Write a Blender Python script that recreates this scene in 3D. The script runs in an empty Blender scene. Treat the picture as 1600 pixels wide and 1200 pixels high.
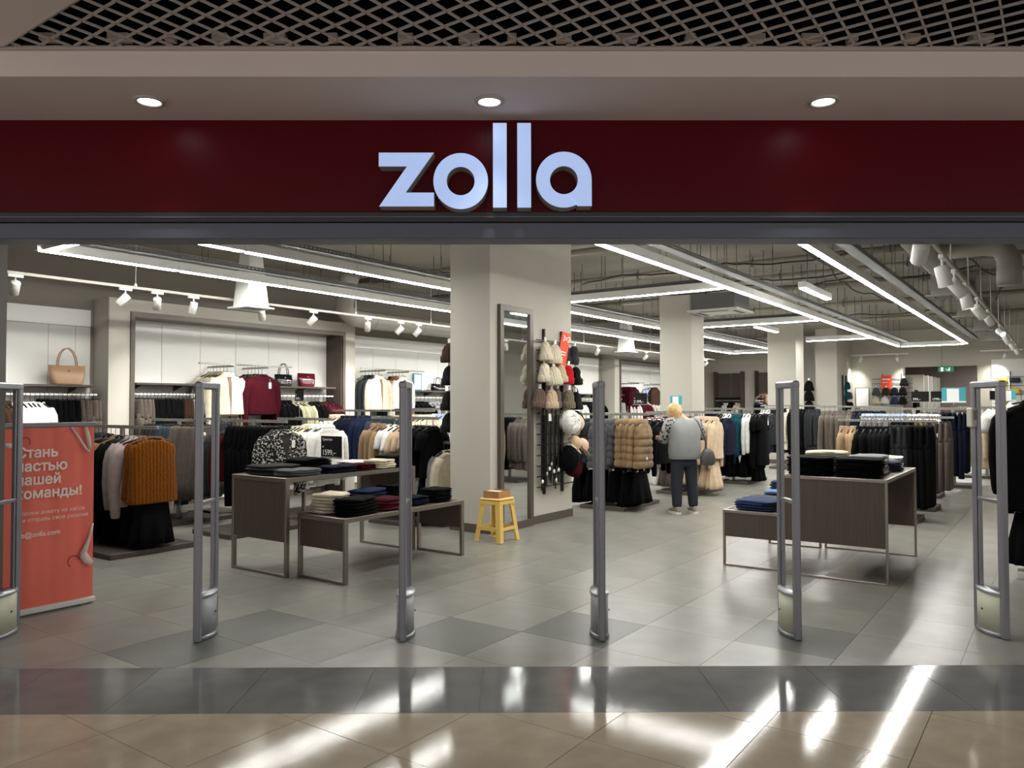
import bpy, math, random
from math import sin, cos, pi, radians
from mathutils import Vector, Matrix
random.seed(11)
SC = bpy.context.scene
COL = SC.collection

# ------------------------------------------------------------------ camera, world, exposure
CAM_H = 1.5
_p, _r, _y = radians(1.5), radians(-0.1), radians(0.3)
_f0 = Vector((sin(_y), cos(_y), 0)); _r0 = Vector((cos(_y), -sin(_y), 0)); _u0 = Vector((0, 0, 1))
_fw = _f0 * cos(_p) + _u0 * sin(_p); _up = -_f0 * sin(_p) + _u0 * cos(_p)
_rt = _r0 * cos(_r) + _up * sin(_r); _up = _up * cos(_r) - _r0 * sin(_r)
cam_d = bpy.data.cameras.new('camera'); cam = bpy.data.objects.new('camera', cam_d); COL.objects.link(cam)
cam_d.sensor_width = 36.0; cam_d.lens = 36.0 * 1210 / 1600; cam_d.clip_start = 0.05; cam_d.clip_end = 200
_m = Matrix((( _rt.x, _up.x, -_fw.x, 0), (_rt.y, _up.y, -_fw.y, 0), (_rt.z, _up.z, -_fw.z, CAM_H), (0, 0, 0, 1)))
cam.matrix_world = _m
SC.camera = cam
w = bpy.data.worlds.new('mall_ambient'); SC.world = w; w.use_nodes = True
w.node_tree.nodes['Background'].inputs[0].default_value = (1.0, 0.93, 0.88, 1)
w.node_tree.nodes['Background'].inputs[1].default_value = 0.92
SC.view_settings.view_transform = 'Standard'; SC.view_settings.look = 'None'
SC.view_settings.gamma = 1.0; SC.view_settings.use_curve_mapping = False
SC.view_settings.exposure = 0.10
LED = 70.0          # radiance of the linear light diffusers
SPOTW = 88.0        # watts of one track spot

# ------------------------------------------------------------------ store axes (building grid runs 35.8 degrees off the shop front)
TH = radians(35.8)
D1 = Vector((sin(TH), cos(TH), 0)); D2 = Vector((-cos(TH), sin(TH), 0)); RZ = radians(90 - 35.8)
def S(u, v, z=0.0): return D1 * u + D2 * v + Vector((0, 0, z))

# ------------------------------------------------------------------ helpers
def tag(o, label=None, cat=None, group=None, kind=None):
    if label: o['label'] = label
    if cat: o['category'] = cat
    if group: o['group'] = group
    if kind: o['kind'] = kind
    return o
def empty(name, loc, rz=0.0, label=None, cat=None, group=None, kind=None):
    o = bpy.data.objects.new(name, None); COL.objects.link(o); o.empty_display_size = 0.1
    o.location = loc; o.rotation_euler = (0, 0, rz)
    return tag(o, label, cat, group, kind)
def obj(name, me, mat=None, parent=None, loc=(0, 0, 0), rot=(0, 0, 0)):
    o = bpy.data.objects.new(name, me); COL.objects.link(o)
    if mat is not None:
        if not me.materials: me.materials.append(None)
        o.material_slots[0].link = 'OBJECT'; o.material_slots[0].material = mat
    if parent is not None: o.parent = parent
    o.location = loc; o.rotation_euler = rot
    return o
class MB:
    def __init__(s): s.v = []; s.f = []; s.sm = []
    def add(s, vs, fs, smooth=False):
        b = len(s.v); s.v += [tuple(p) for p in vs]
        s.f += [tuple(i + b for i in f) for f in fs]; s.sm += [smooth] * len(fs)
        return s
    def box(s, x0, x1, y0, y1, z0, z1, b=0.0):
        if b <= 0:
            vs = [(x, y, z) for z in (z0, z1) for y in (y0, y1) for x in (x0, x1)]
            return s.add(vs, [(0, 2, 3, 1), (4, 5, 7, 6), (0, 1, 5, 4), (2, 6, 7, 3), (0, 4, 6, 2), (1, 3, 7, 5)])
        c = Vector(((x0 + x1) / 2, (y0 + y1) / 2, (z0 + z1) / 2)); h = ((x1 - x0) / 2, (y1 - y0) / 2, (z1 - z0) / 2)
        vs = []; ix = {}
        for sx in (-1, 1):
            for sy in (-1, 1):
                for sz in (-1, 1):
                    sg = (sx, sy, sz)
                    for a in range(3):
                        p = [c[k] + sg[k] * (h[k] - (0 if k == a else b)) for k in range(3)]
                        ix[(sg, a)] = len(vs); vs.append(p)
        fs = []
        for a in range(3):
            o1, o2 = (a + 1) % 3, (a + 2) % 3
            for sa in (-1, 1):
                q = []
                for s1, s2 in ((-1, -1), (1, -1), (1, 1), (-1, 1)):
                    sg = [0, 0, 0]; sg[a] = sa; sg[o1] = s1; sg[o2] = s2; q.append(ix[(tuple(sg), a)])
                fs.append(tuple(q) if sa > 0 else tuple(reversed(q)))
            for s1 in (-1, 1):
                for s2 in (-1, 1):
                    sgA = [0, 0, 0]; sgB = [0, 0, 0]
                    sgA[o1] = sgB[o1] = s1; sgA[o2] = sgB[o2] = s2; sgA[a] = -1; sgB[a] = 1
                    sgA, sgB = tuple(sgA), tuple(sgB)
                    q = (ix[(sgA, o1)], ix[(sgB, o1)], ix[(sgB, o2)], ix[(sgA, o2)])
                    fs.append(q if s1 * s2 < 0 else tuple(reversed(q)))
        for sx in (-1, 1):
            for sy in (-1, 1):
                for sz in (-1, 1):
                    q = tuple(ix[((sx, sy, sz), a)] for a in range(3))
                    fs.append(q if sx * sy * sz > 0 else tuple(reversed(q)))
        return s.add(vs, fs)
    def loft(s, rings, caps=(True, True), closed=True, smooth=True):
        n = len(rings[0]); vs = [p for r in rings for p in r]; fs = []
        for i in range(len(rings) - 1):
            for k in range(n if closed else n - 1):
                a, b = i * n + k, i * n + (k + 1) % n
                fs.append((a, b, b + n, a + n))
        if caps[0]: fs.append(tuple(reversed(range(n))))
        if caps[1]: fs.append(tuple(range((len(rings) - 1) * n, len(rings) * n)))
        return s.add(vs, fs, smooth)
    def tube(s, path, r, n=8, sx=1.0, caps=(True, True)):
        rings = []; path = [Vector(p) for p in path]; ref = None
        for i, p in enumerate(path):
            t = (path[min(i + 1, len(path) - 1)] - path[max(i - 1, 0)]).normalized()
            if ref is None: ref = Vector((0, 1, 0)) if abs(t.y) < 0.9 else Vector((1, 0, 0))
            e1 = (ref - t * ref.dot(t)).normalized(); ref = e1; e2 = t.cross(e1)
            rr = r[i] if isinstance(r, (list, tuple)) else r
            rings.append([p + e1 * (rr * sx * cos(2 * pi * k / n)) + e2 * (rr * sin(2 * pi * k / n)) for k in range(n)])
        return s.loft(rings, caps)
    def lathe(s, prof, n=24, c=(0, 0, 0), caps=(True, True), smooth=True):
        return s.loft([[(c[0] + r * cos(2 * pi * k / n), c[1] + r * sin(2 * pi * k / n), c[2] + z) for k in range(n)] for r, z in prof], caps, True, smooth)
    def prism_y(s, poly, y0, y1, front=True, back=True):     # polygon in x,z, extruded along y
        n = len(poly); vs = [(x, y0, z) for x, z in poly] + [(x, y1, z) for x, z in poly]
        fs = [(k, (k + 1) % n, n + (k + 1) % n, n + k) for k in range(n)]
        if front: fs.append(tuple(range(n)))
        if back: fs.append(tuple(reversed(range(n, 2 * n))))
        return s.add(vs, fs)
    def ngon_z(s, poly, z0, z1):                             # polygon in x,y, extruded along z (top and sides)
        n = len(poly); vs = [(x, y, z1) for x, y in poly] + [(x, y, z0) for x, y in poly]
        fs = [tuple(range(n))] + [(n + k, n + (k + 1) % n, (k + 1) % n, k) for k in range(n)]
        return s.add(vs, fs)
    def mesh(s, name, fix=True):
        me = bpy.data.meshes.new(name); me.from_pydata(s.v, [], s.f); me.update()
        me.polygons.foreach_set('use_smooth', s.sm)
        if fix:
            import bmesh
            bm = bmesh.new(); bm.from_mesh(me); bmesh.ops.recalc_face_normals(bm, faces=bm.faces); bm.to_mesh(me); bm.free()
        me.materials.append(None)
        return me
    def build(s, name, mat, parent=None, loc=(0, 0, 0), rot=(0, 0, 0)):
        return obj(name, s.mesh(name), mat, parent, loc, rot)

def lin(c): return tuple((x / 255 / 12.92) if x / 255 <= 0.04045 else ((x / 255 + 0.055) / 1.055) ** 2.4 for x in c)
MATS = {}
def mat(name, col, rough=0.6, metal=0.0, spec=0.5, var=None, bump=None, emit=0.0, ecol=None, sheen=0.0, rnd=0.0, coat=0.0):
    """col in sRGB 0-255; var=(scale, amount) noise tint; bump=(scale, strength); rnd = brightness change per object"""
    if name in MATS: return MATS[name]
    m = bpy.data.materials.new(name); m.use_nodes = True; nt = m.node_tree; b = nt.nodes['Principled BSDF']
    c = lin(col) + (1,)
    b.inputs['Base Color'].default_value = c; b.inputs['Roughness'].default_value = rough
    b.inputs['Metallic'].default_value = metal; b.inputs['Specular IOR Level'].default_value = spec
    if sheen: b.inputs['Sheen Weight'].default_value = sheen
    if coat: b.inputs['Coat Weight'].default_value = coat; b.inputs['Coat Roughness'].default_value = 0.08
    if emit:
        b.inputs['Emission Color'].default_value = (lin(ecol) if ecol else c[:3]) + (1,); b.inputs['Emission Strength'].default_value = emit
    if var or bump or rnd:
        tc = nt.nodes.new('ShaderNodeTexCoord')
    last = None
    if var:
        nz = nt.nodes.new('ShaderNodeTexNoise'); nz.inputs['Scale'].default_value = var[0]; nz.inputs['Detail'].default_value = 4
        nt.links.new(tc.outputs['Object'], nz.inputs['Vector'])
        mp = nt.nodes.new('ShaderNodeMapRange'); mp.inputs[1].default_value = 0.3; mp.inputs[2].default_value = 0.7
        mp.inputs[3].default_value = 1 - var[1]; mp.inputs[4].default_value = 1 + var[1]
        nt.links.new(nz.outputs['Fac'], mp.inputs[0]); last = mp.outputs[0]
    if rnd:
        oi = nt.nodes.new('ShaderNodeObjectInfo'); mr = nt.nodes.new('ShaderNodeMapRange')
        mr.inputs[3].default_value = 1 - rnd; mr.inputs[4].default_value = 1 + rnd
        nt.links.new(oi.outputs['Random'], mr.inputs[0])
        if last:
            mu = nt.nodes.new('ShaderNodeMath'); mu.operation = 'MULTIPLY'
            nt.links.new(last, mu.inputs[0]); nt.links.new(mr.outputs[0], mu.inputs[1]); last = mu.outputs[0]
        else: last = mr.outputs[0]
    if last:
        vm = nt.nodes.new('ShaderNodeVectorMath'); vm.operation = 'SCALE'; vm.inputs[0].default_value = c[:3]
        nt.links.new(last, vm.inputs['Scale']); nt.links.new(vm.outputs[0], b.inputs['Base Color'])
    if bump:
        n2 = nt.nodes.new('ShaderNodeTexNoise'); n2.inputs['Scale'].default_value = bump[0]; n2.inputs['Detail'].default_value = 3
        nt.links.new(tc.outputs['Object'], n2.inputs['Vector'])
        bp = nt.nodes.new('ShaderNodeBump'); bp.inputs['Strength'].default_value = bump[1]; bp.inputs['Distance'].default_value = 0.02
        nt.links.new(n2.outputs['Fac'], bp.inputs['Height']); nt.links.new(bp.outputs[0], b.inputs['Normal'])
    MATS[name] = m
    return m
def wood(name, col):
    if name in MATS: return MATS[name]
    m = mat(name, col, 0.5, spec=0.35); nt = m.node_tree; b = nt.nodes['Principled BSDF']
    tc = nt.nodes.new('ShaderNodeTexCoord'); mp = nt.nodes.new('ShaderNodeMapping'); mp.inputs['Scale'].default_value = (110, 110, 2.2)
    nz = nt.nodes.new('ShaderNodeTexNoise'); nz.inputs['Scale'].default_value = 1.0; nz.inputs['Detail'].default_value = 5
    rp = nt.nodes.new('ShaderNodeValToRGB'); c = lin(col)
    rp.color_ramp.elements[0].position = 0.3; rp.color_ramp.elements[1].position = 0.72
    rp.color_ramp.elements[0].color = tuple(x * 0.84 for x in c) + (1,); rp.color_ramp.elements[1].color = tuple(min(1, x * 1.16) for x in c) + (1,)
    nt.links.new(tc.outputs['Object'], mp.inputs[0]); nt.links.new(mp.outputs[0], nz.inputs['Vector'])
    nt.links.new(nz.outputs['Fac'], rp.inputs[0]); nt.links.new(rp.outputs[0], b.inputs['Base Color'])
    return m

# surfaces
M_TILE = mat('grey_store_tile', (134, 133, 125), 0.29, spec=0.40, var=(1.9, 0.24), bump=(9, 0.03), rnd=0.06)
M_TILED = mat('dark_store_tile', (100, 102, 97), 0.34, spec=0.42, var=(2.4, 0.15), bump=(9, 0.03))
M_STRIP = mat('polished_grey_tile', (108, 108, 108), 0.075, spec=0.16, var=(4, 0.12), bump=(70, 0.012))
M_MALL = mat('polished_beige_tile', (170, 156, 137), 0.075, spec=0.15, var=(6, 0.10), bump=(70, 0.012), rnd=0.03)
M_GROUT = mat('grout', (104, 102, 96), 0.9)
M_WALL = mat('taupe_paint', (136, 130, 121), 0.85, var=(1.5, 0.03))
M_COLUMN = mat('warm_grey_paint', (186, 182, 172), 0.8, var=(1.5, 0.02))
M_PANEL = mat('white_wall_panel', (226, 226, 222), 0.45, spec=0.4)
M_CEIL = mat('raw_concrete', (150, 146, 136), 0.9, var=(1.2, 0.10), bump=(8, 0.15))
M_SOFFIT = mat('soffit_plaster', (228, 214, 207), 0.75, var=(0.8, 0.03))
M_RED = mat('dark_red_panel', (84, 0, 13), 0.38, spec=0.16)
M_SHUT = mat('shutter_box_grey', (92, 97, 110), 0.45, metal=0.2)
M_BLACKV = mat('void_black', (10, 10, 11), 0.95, spec=0.05)
M_GRID = mat('grid_metal', (186, 176, 168), 0.5)
M_ALU = mat('gate_aluminium', (138, 139, 146), 0.38, metal=0.6)
M_CREAM = mat('gate_panel_cream', (190, 192, 170), 0.45)
M_GPAN = mat('gate_panel_grey', (150, 153, 156), 0.45)
M_STEEL = mat('brushed_steel', (150, 143, 134), 0.34, metal=0.9)
M_RAIL = mat('rack_steel', (150, 149, 142), 0.4, metal=0.55)
M_WHITEM = mat('white_metal', (222, 222, 218), 0.4)
M_GALV = mat('galvanised', (104, 105, 104), 0.55, metal=0.4)
M_DUCT = mat('grey_duct', (142, 139, 132), 0.6, metal=0.15)
M_PIPE = mat('painted_pipe', (150, 145, 134), 0.7)
M_CABLE = mat('black_cable', (52, 50, 48), 0.7)
M_DARKF = mat('taupe_metal_frame', (92, 84, 76), 0.4, metal=0.2)
M_BLKM = mat('black_metal', (36, 35, 35), 0.45)
M_WOOD = wood('dark_oak', (84, 72, 64))
M_WOODB = wood('base_oak', (78, 71, 65))
M_GLASS = mat('mirror_glass', (225, 228, 228), 0.02, metal=1.0)
M_LED = mat('led_diffuser', (255, 255, 255), 0.5, emit=LED, ecol=(255, 254, 248))
M_LENS = mat('spot_lens', (255, 255, 255), 0.5, emit=30, ecol=(255, 247, 232))
M_DOWN = mat('downlight_lens', (255, 255, 255), 0.5, emit=9, ecol=(250, 250, 255))
M_LETTER = mat('letter_face', (150, 165, 200), 0.4, emit=0.60, ecol=(182, 207, 255), var=(9, 0.06))
M_LRIM = mat('letter_rim', (168, 166, 160), 0.5)
M_CORAL = mat('coral_print', (238, 116, 98), 0.55, var=(1.4, 0.05))
M_TXT = mat('white_print', (244, 226, 218), 0.6)
M_SIGNW = mat('white_sign_print', (240, 240, 238), 0.6)
M_SIGNB = mat('black_sign', (30, 29, 30), 0.7, spec=0.1)
M_TEAL = mat('teal_sign', (62, 158, 170), 0.5)
M_YEL = mat('yellow_plastic', (226, 190, 104), 0.4)
M_CARD = mat('cardboard', (168, 122, 74), 0.8, var=(8, 0.06))
M_HANG = mat('black_hanger', (22, 22, 23), 0.4)
M_TAGW = mat('white_tag', (236, 234, 228), 0.5)
# cloth
FC = dict(black=(11, 11, 12), charcoal=(44, 45, 48), grey=(80, 82, 85), lightgrey=(146, 148, 151), navy=(20, 24, 38), blue=(34, 42, 68),
          slate=(54, 62, 73), white=(214, 214, 210), cream=(206, 196, 174), beige=(186, 164, 138), camel=(136, 112, 84), brown=(58, 40, 33),
          tan=(112, 78, 44), taupe=(86, 77, 71), burgundy=(60, 14, 23), mustard=(112, 62, 9), teal=(18, 66, 78), lilac=(142, 128, 126), red=(176, 18, 24),
          olive=(112, 102, 84), mauve=(100, 82, 76), pink=(208, 176, 156), lightblue=(164, 180, 208), denim=(38, 54, 88), lightdenim=(96, 124, 164),
          orange=(196, 128, 80), sage=(168, 166, 138), rust=(84, 18, 22), lemon=(222, 190, 60))
def cloth(c):
    return mat('cloth_' + c, FC[c], 0.9, spec=0.06, var=(14, 0.12), bump=(45, 0.2), rnd=0.14, sheen=0.0 if c in ('black', 'navy', 'charcoal', 'burgundy', 'slate', 'teal', 'blue', 'brown') else 0.12)
def knit(c):
    n = 'knit_' + c
    if n in MATS: return MATS[n]
    m = mat(n, FC[c], 0.9, spec=0.08, sheen=0.05); nt = m.node_tree; b = nt.nodes['Principled BSDF']
    tc = nt.nodes.new('ShaderNodeTexCoord'); wv = nt.nodes.new('ShaderNodeTexWave'); wv.inputs['Scale'].default_value = 9; wv.inputs['Distortion'].default_value = 2.5
    wv.inputs['Detail Scale'].default_value = 4; wv.bands_direction = 'X'
    bp = nt.nodes.new('ShaderNodeBump'); bp.inputs['Strength'].default_value = 0.7; bp.inputs['Distance'].default_value = 0.012
    nt.links.new(tc.outputs['Object'], wv.inputs['Vector']); nt.links.new(wv.outputs['Fac'], bp.inputs['Height']); nt.links.new(bp.outputs[0], b.inputs['Normal'])
    return m
def two_tone(name, c1, c2, kind, scale, thr):
    if name in MATS: return MATS[name]
    m = mat(name, c1, 0.9, spec=0.2); nt = m.node_tree; b = nt.nodes['Principled BSDF']; tc = nt.nodes.new('ShaderNodeTexCoord')
    if kind == 'stripe':
        t = nt.nodes.new('ShaderNodeTexWave'); t.bands_direction = 'Z'; t.inputs['Scale'].default_value = scale; out = t.outputs['Fac']
    else:
        t = nt.nodes.new('ShaderNodeTexNoise'); t.inputs['Scale'].default_value = scale; t.inputs['Detail'].default_value = 1; out = t.outputs['Fac']
    r = nt.nodes.new('ShaderNodeValToRGB'); r.color_ramp.interpolation = 'CONSTANT'
    r.color_ramp.elements[0].color = lin(c1) + (1,); r.color_ramp.elements[1].color = lin(c2) + (1,); r.color_ramp.elements[1].position = thr
    nt.links.new(tc.outputs['Object'], t.inputs['Vector']); nt.links.new(out, r.inputs[0]); nt.links.new(r.outputs[0], b.inputs['Base Color'])
    return m
M_LEOP = two_tone('leopard_knit', (22, 21, 22), (172, 170, 164), 'noise', 44, 0.55)
M_STRIPE = two_tone('striped_jersey', (84, 24, 34), (222, 216, 212), 'stripe', 9, 0.5)
M_STRIPE2 = two_tone('brown_white_stripe', (70, 52, 46), (214, 208, 200), 'stripe', 9, 0.5)
M_PATSL = two_tone('patterned_sleeve', (46, 46, 48), (150, 150, 150), 'noise', 22, 0.42)

def text_mesh(body, size, bold=0.0, align='LEFT'):
    from mathutils.geometry import delaunay_2d_cdt
    cu = bpy.data.curves.new('lettering', 'FONT'); cu.body = body; cu.size = size; cu.align_x = align; cu.resolution_u = 4; cu.fill_mode = 'NONE'
    o = bpy.data.objects.new('lettering', cu); COL.objects.link(o)
    src = bpy.data.meshes.new_from_object(o.evaluated_get(bpy.context.evaluated_depsgraph_get()))
    bpy.data.objects.remove(o); bpy.data.curves.remove(cu)
    nb = {}
    for e in src.edges:
        a, b = e.vertices; nb.setdefault(a, []).append(b); nb.setdefault(b, []).append(a)
    done = set(); loops = []
    for st in range(len(src.vertices)):
        if st in done or st not in nb: continue
        lp = [st]; done.add(st); cur = st + 1 if st + 1 in nb[st] else nb[st][0]
        while cur not in done:
            done.add(cur); lp.append(cur); nx = [q for q in nb[cur] if q not in done]
            if not nx: break
            cur = nx[0]
        if len(lp) > 2: loops.append([src.vertices[q].co.copy() for q in lp])
    bpy.data.meshes.remove(src)
    flat = [Vector((p.x, p.y)) for l in loops for p in l]; edges = []; b0 = 0
    for l in loops: edges += [(b0 + k, b0 + (k + 1) % len(l)) for k in range(len(l))]; b0 += len(l)
    vs, _, fs = delaunay_2d_cdt(flat, edges, [], 0, 1e-6)[:3]
    def wind(p):                                   # non-zero winding rule
        w_ = 0
        for l in loops:
            for k in range(len(l)):
                a, b = l[k], l[(k + 1) % len(l)]
                if a.y <= p.y < b.y or b.y <= p.y < a.y:
                    if a.x + (p.y - a.y) * (b.x - a.x) / (b.y - a.y) > p.x: w_ += 1 if b.y > a.y else -1
        return w_
    tris = [f for f in fs if wind((vs[f[0]] + vs[f[1]] + vs[f[2]]) / 3)]
    offs = [(0, 0)] + ([(bold * cos(2 * pi * k / 8), bold * sin(2 * pi * k / 8)) for k in range(8)] if bold else [])
    m = MB()
    for i_, (dx, dy) in enumerate(offs): m.add([(p.x + dx, p.y + dy, 0.00002 * i_) for p in vs], tris)
    me = bpy.data.meshes.new('lettering'); me.from_pydata(m.v, [], m.f); me.update(); me.materials.append(None)
    return me
def text(body, size, m, parent, x, y, z, bold=0.0, align='LEFT'):     # reads along local +x, faces local -y
    return obj('lettering', text_mesh(body, size, bold, align), m, parent, (x, y, z), (pi / 2, 0, 0))

# ------------------------------------------------------------------ floors
def clip(poly, nx, ny, d):           # keep nx*x+ny*y >= d
    out = []
    for i, p in enumerate(poly):
        q = poly[(i + 1) % len(poly)]; a = nx * p[0] + ny * p[1] - d; b = nx * q[0] + ny * q[1] - d
        if a >= 0: out.append(p)
        if a * b < 0:
            t = a / (a - b); out.append((p[0] + (q[0] - p[0]) * t, p[1] + (q[1] - p[1]) * t))
    return out
def cell(u0, u1, v0, v1):
    return [tuple(S(u, v)[:2]) for u, v in ((u0, v0), (u1, v0), (u1, v1), (u0, v1))]
G = 0.0013
Y_STRIP0, Y_STRIP1 = 3.81, 4.466
def seen(x, y):
    return y > 0.5 and abs(x) < y * 0.70 + 0.3
def floor_obj(name, poly, mt=M_GROUT):
    o = MB().ngon_z(poly, -0.1, -0.003).build(name, mt); tag(o, kind='structure'); return o
floor = floor_obj('floor', [(-9.9, Y_STRIP1), (8.0, Y_STRIP1), tuple(S(27.5, -3.2)[:2]), tuple(S(27.5, 10.7)[:2]), tuple(S(-1.7, 10.7)[:2])])
floor_m = floor_obj('floor_mall', [(-9, -3), (9, -3), (9, Y_STRIP0), (-9, Y_STRIP0)], mat('mall_grout', (58, 52, 46), 0.9))
floor_t = floor_obj('floor_threshold', [(-9, Y_STRIP0), (9, Y_STRIP0), (9, Y_STRIP1), (-9, Y_STRIP1)])
T = 0.608
full = MB().ngon_z(cell(G, T - G, G, T - G), -0.01, 0.0).mesh('tile')
cells = []
DARK = {(-2, 2), (-1, 2), (0, 0), (1, -1), (2, -3)}      # u index from 3.62, v index from 2.945
for i in range(-12, 40):
    for j in range(-11, 13):
        u0, v0 = 3.622 + i * T, 2.945 + j * T
        u1 = min(u0 + T, 26.0); v1 = min(v0 + T, 10.45)
        if u0 > 25.9 or v0 > 10.4 or v0 < -3.1: continue
        full_cell = (u1 - u0 > T - 0.001 and v1 - v0 > T - 0.001)
        poly = clip(cell(u0 + G, u1 - G, v0 + G, v1 - G), 0, 1, Y_STRIP1 + G)
        poly = clip(poly, -1, 0, -18.5)
        if len(poly) < 3: continue
        cx = sum(p[0] for p in poly) / len(poly); cy = sum(p[1] for p in poly) / len(poly)
        mt = M_TILED if (i, j) in DARK else M_TILE
        cells.append(((not seen(cx, cy), math.hypot(cx, cy)), poly, full_cell and len(poly) == 4 and min(p[1] for p in poly) > Y_STRIP1 + 0.01, S(u0, v0), mt))
cells.sort(key=lambda c: c[0])
rest = MB()
for k, (key, poly, isfull, org, mt) in enumerate(cells):
    if k < 300:
        if isfull: obj('tile', full, mt, floor, (org.x, org.y, 0))
        else: MB().ngon_z(poly, -0.01, 0.0).build('tile', mt, floor)
    else: rest.ngon_z(poly, -0.01, 0.0)
tag(rest.build('far_tiles', M_TILE, floor), kind='stuff')
TM = 0.61
fullm = MB().ngon_z(cell(0.0016, TM - 0.0016, 0.0016, TM - 0.0016), -0.01, 0.0).mesh('tile')
for i in range(-12, 14):
    for j in range(-12, 14):
        u0, v0 = 2.435 + i * TM, 2.38 + j * TM
        poly = clip(cell(u0 + 0.0016, u0 + TM - 0.0016, v0 + 0.0016, v0 + TM - 0.0016), 0, -1, -(Y_STRIP0 - G))
        poly = clip(poly, 0, 1, 0.4); poly = clip(poly, 1, 0, -4.0); poly = clip(poly, -1, 0, -4.0)
        if len(poly) < 3: continue
        cx = sum(p[0] for p in poly) / len(poly)
        ar = abs(sum(poly[k][0] * poly[(k + 1) % len(poly)][1] - poly[(k + 1) % len(poly)][0] * poly[k][1] for k in range(len(poly)))) / 2
        if ar > TM * TM * 0.975 and len(poly) == 4: o = S(u0, v0); obj('tile', fullm, M_MALL, floor_m, (o.x, o.y, 0))
        else: MB().ngon_z(poly, -0.01, 0.0).build('tile', M_MALL, floor_m)
tl = MB().ngon_z([(G, Y_STRIP0 + G), (0.611 - G, Y_STRIP0 + G), (0.611 - G, Y_STRIP1 - G), (G, Y_STRIP1 - G)], -0.01, 0.0).mesh('tile')
for k in range(-7, 8): obj('tile', tl, M_STRIP, floor_t, (-0.145 + 0.611 * k, 0, 0))

# ------------------------------------------------------------------ shop front
FY = 4.45
wf = MB().box(-9, 9, FY + 0.02, FY + 0.22, 2.612, 3.14).build('wall_front', M_WALL); tag(wf, kind='structure')
for x0, x1 in ((-9, -4.2), (-4.2, -0.125), (-0.122, 4.0), (4.003, 9)):
    MB().box(x0, x1, FY, FY + 0.02, 2.612, 3.147).build('panel', M_RED, wf)
sb = empty('shutter_box', (0, FY, 0), 0, 'long grey roller shutter box under the dark red fascia', 'shutter')
MB().box(-3.36, 4.9, 0.0, 0.20, 2.556, 2.610).build('upper_profile', mat('shutter_dark', (58, 59, 64), 0.4, metal=0.3), sb)
MB().box(-3.36, 4.9, 0.018, 0.19, 2.461, 2.554, 0.004).build('lower_profile', M_SHUT, sb)
MB().box(-3.36, 4.9, -0.012, 0.02, 2.576, 2.584).build('drip_rib', M_SHUT, sb)
sp = MB().box(-9, -3.362, FY + 0.02, 5.2, 0, 2.61).build('wall_pier', mat('pier_grey', (122, 119, 115), 0.8)); tag(sp, kind='structure')
sp2 = MB().box(4.902, 9, FY + 0.02, FY + 0.2, 0, 2.61).build('wall_front_side', mat('pier_grey', (122, 119, 115), 0.8)); tag(sp2, kind='structure')
# soffit and ceiling of the mall in front
sf = MB(); ring = []
sf.box(-9, 9, 3.853, FY + 0.25, 3.147, 3.20); sf.box(-9, 9, FY + 0.05, FY + 0.25, 3.20, 3.72)
so = sf.build('ceiling_soffit', M_SOFFIT); tag(so, kind='structure')
MB().box(-9, 9, 3.853, 3.90, 3.20, 3.305).build('upstand', M_SOFFIT, so)
MB().box(-9, 9, 3.853, 3.90, 3.305, 4.0).build('void_shade', M_BLACKV, so)  # upstand wall above the grid coloured black in place of shade
for k in range(-14, 15): MB().box(k * 0.29 + 0.05 * sin(k * 5.1), k * 0.29 + 0.05 * sin(k * 5.1) + 0.045 + 0.03 * (k % 3), 3.80, 3.853, 3.312, 3.345).build('batten_block', M_SOFFIT, so)
MB().box(-9, 9, 3.835, 3.853, 3.276, 3.292).build('edge_trim', M_GRID, so)
mc = MB().box(-9, 9, -3, 3.853, 4.0, 4.1).build('ceiling_mall', M_BLACKV); tag(mc, kind='structure')
for nm, a in (('light_block_back', (-9, 9, 1.0, 1.1)), ('light_block_left', (-9, -8.9, 1.1, 3.85)), ('light_block_right', (8.9, 9, 1.1, 3.85))): tag(MB().box(*a, 3.30, 4.0).build(nm, M_BLACKV), kind='structure')  # unseen screens added to keep world light out of the space above the grid
bk = MB().ngon_z([tuple(S(1.63, 2.3)[:2]), tuple(S(1.63, 4.27)[:2]), (-3.2, 3.853), (-9, 3.853), (-9, 1.0), (-3.0, 1.0)], 3.284, 3.7).build('ceiling_bulkhead', M_SOFFIT); tag(bk, kind='structure')
MB().ngon_z(list(reversed([tuple(S(1.63, 2.3)[:2]), tuple(S(1.63, 4.27)[:2]), (-3.2, 3.853), (-9, 3.853), (-9, 1.0), (-3.0, 1.0)])), 3.284, 3.283).build('bulkhead_face', M_SOFFIT, bk)
gc = empty('ceiling_grid', (0, 0, 3.29), kind='structure')
def seg_clip(p, d, x0, x1, y0, y1):
    t0, t1 = -50, 50
    for a, b, lo, hi in ((p.x, d.x, x0, x1), (p.y, d.y, y0, y1)):
        ta, tb = (lo - a) / b, (hi - a) / b
        if ta > tb: ta, tb = tb, ta
        t0, t1 = max(t0, ta), min(t1, tb)
    return t0, t1
CG = 0.103
def grid_bar(p, d, rz):
    t0, t1 = seg_clip(p, d, -4.4, 4.4, 1.1, 3.84)
    if t1 - t0 < 0.05: return
    c = p + d * t0
    MB().box(0, t1 - t0, -0.0045, 0.0045, 0, 0.011).build('grid_bar', M_GRID, gc, (c.x, c.y, 0), (0, 0, rz))
for k in range(-20, 62):
    v = k * CG
    grid_bar(S(0, v), D1, RZ)
for k in range(-10, 62):
    u = 1.64 + (k - 16) * CG
    if u < 1.63: continue
    grid_bar(S(u, 0), D2, RZ + pi / 2)
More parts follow.
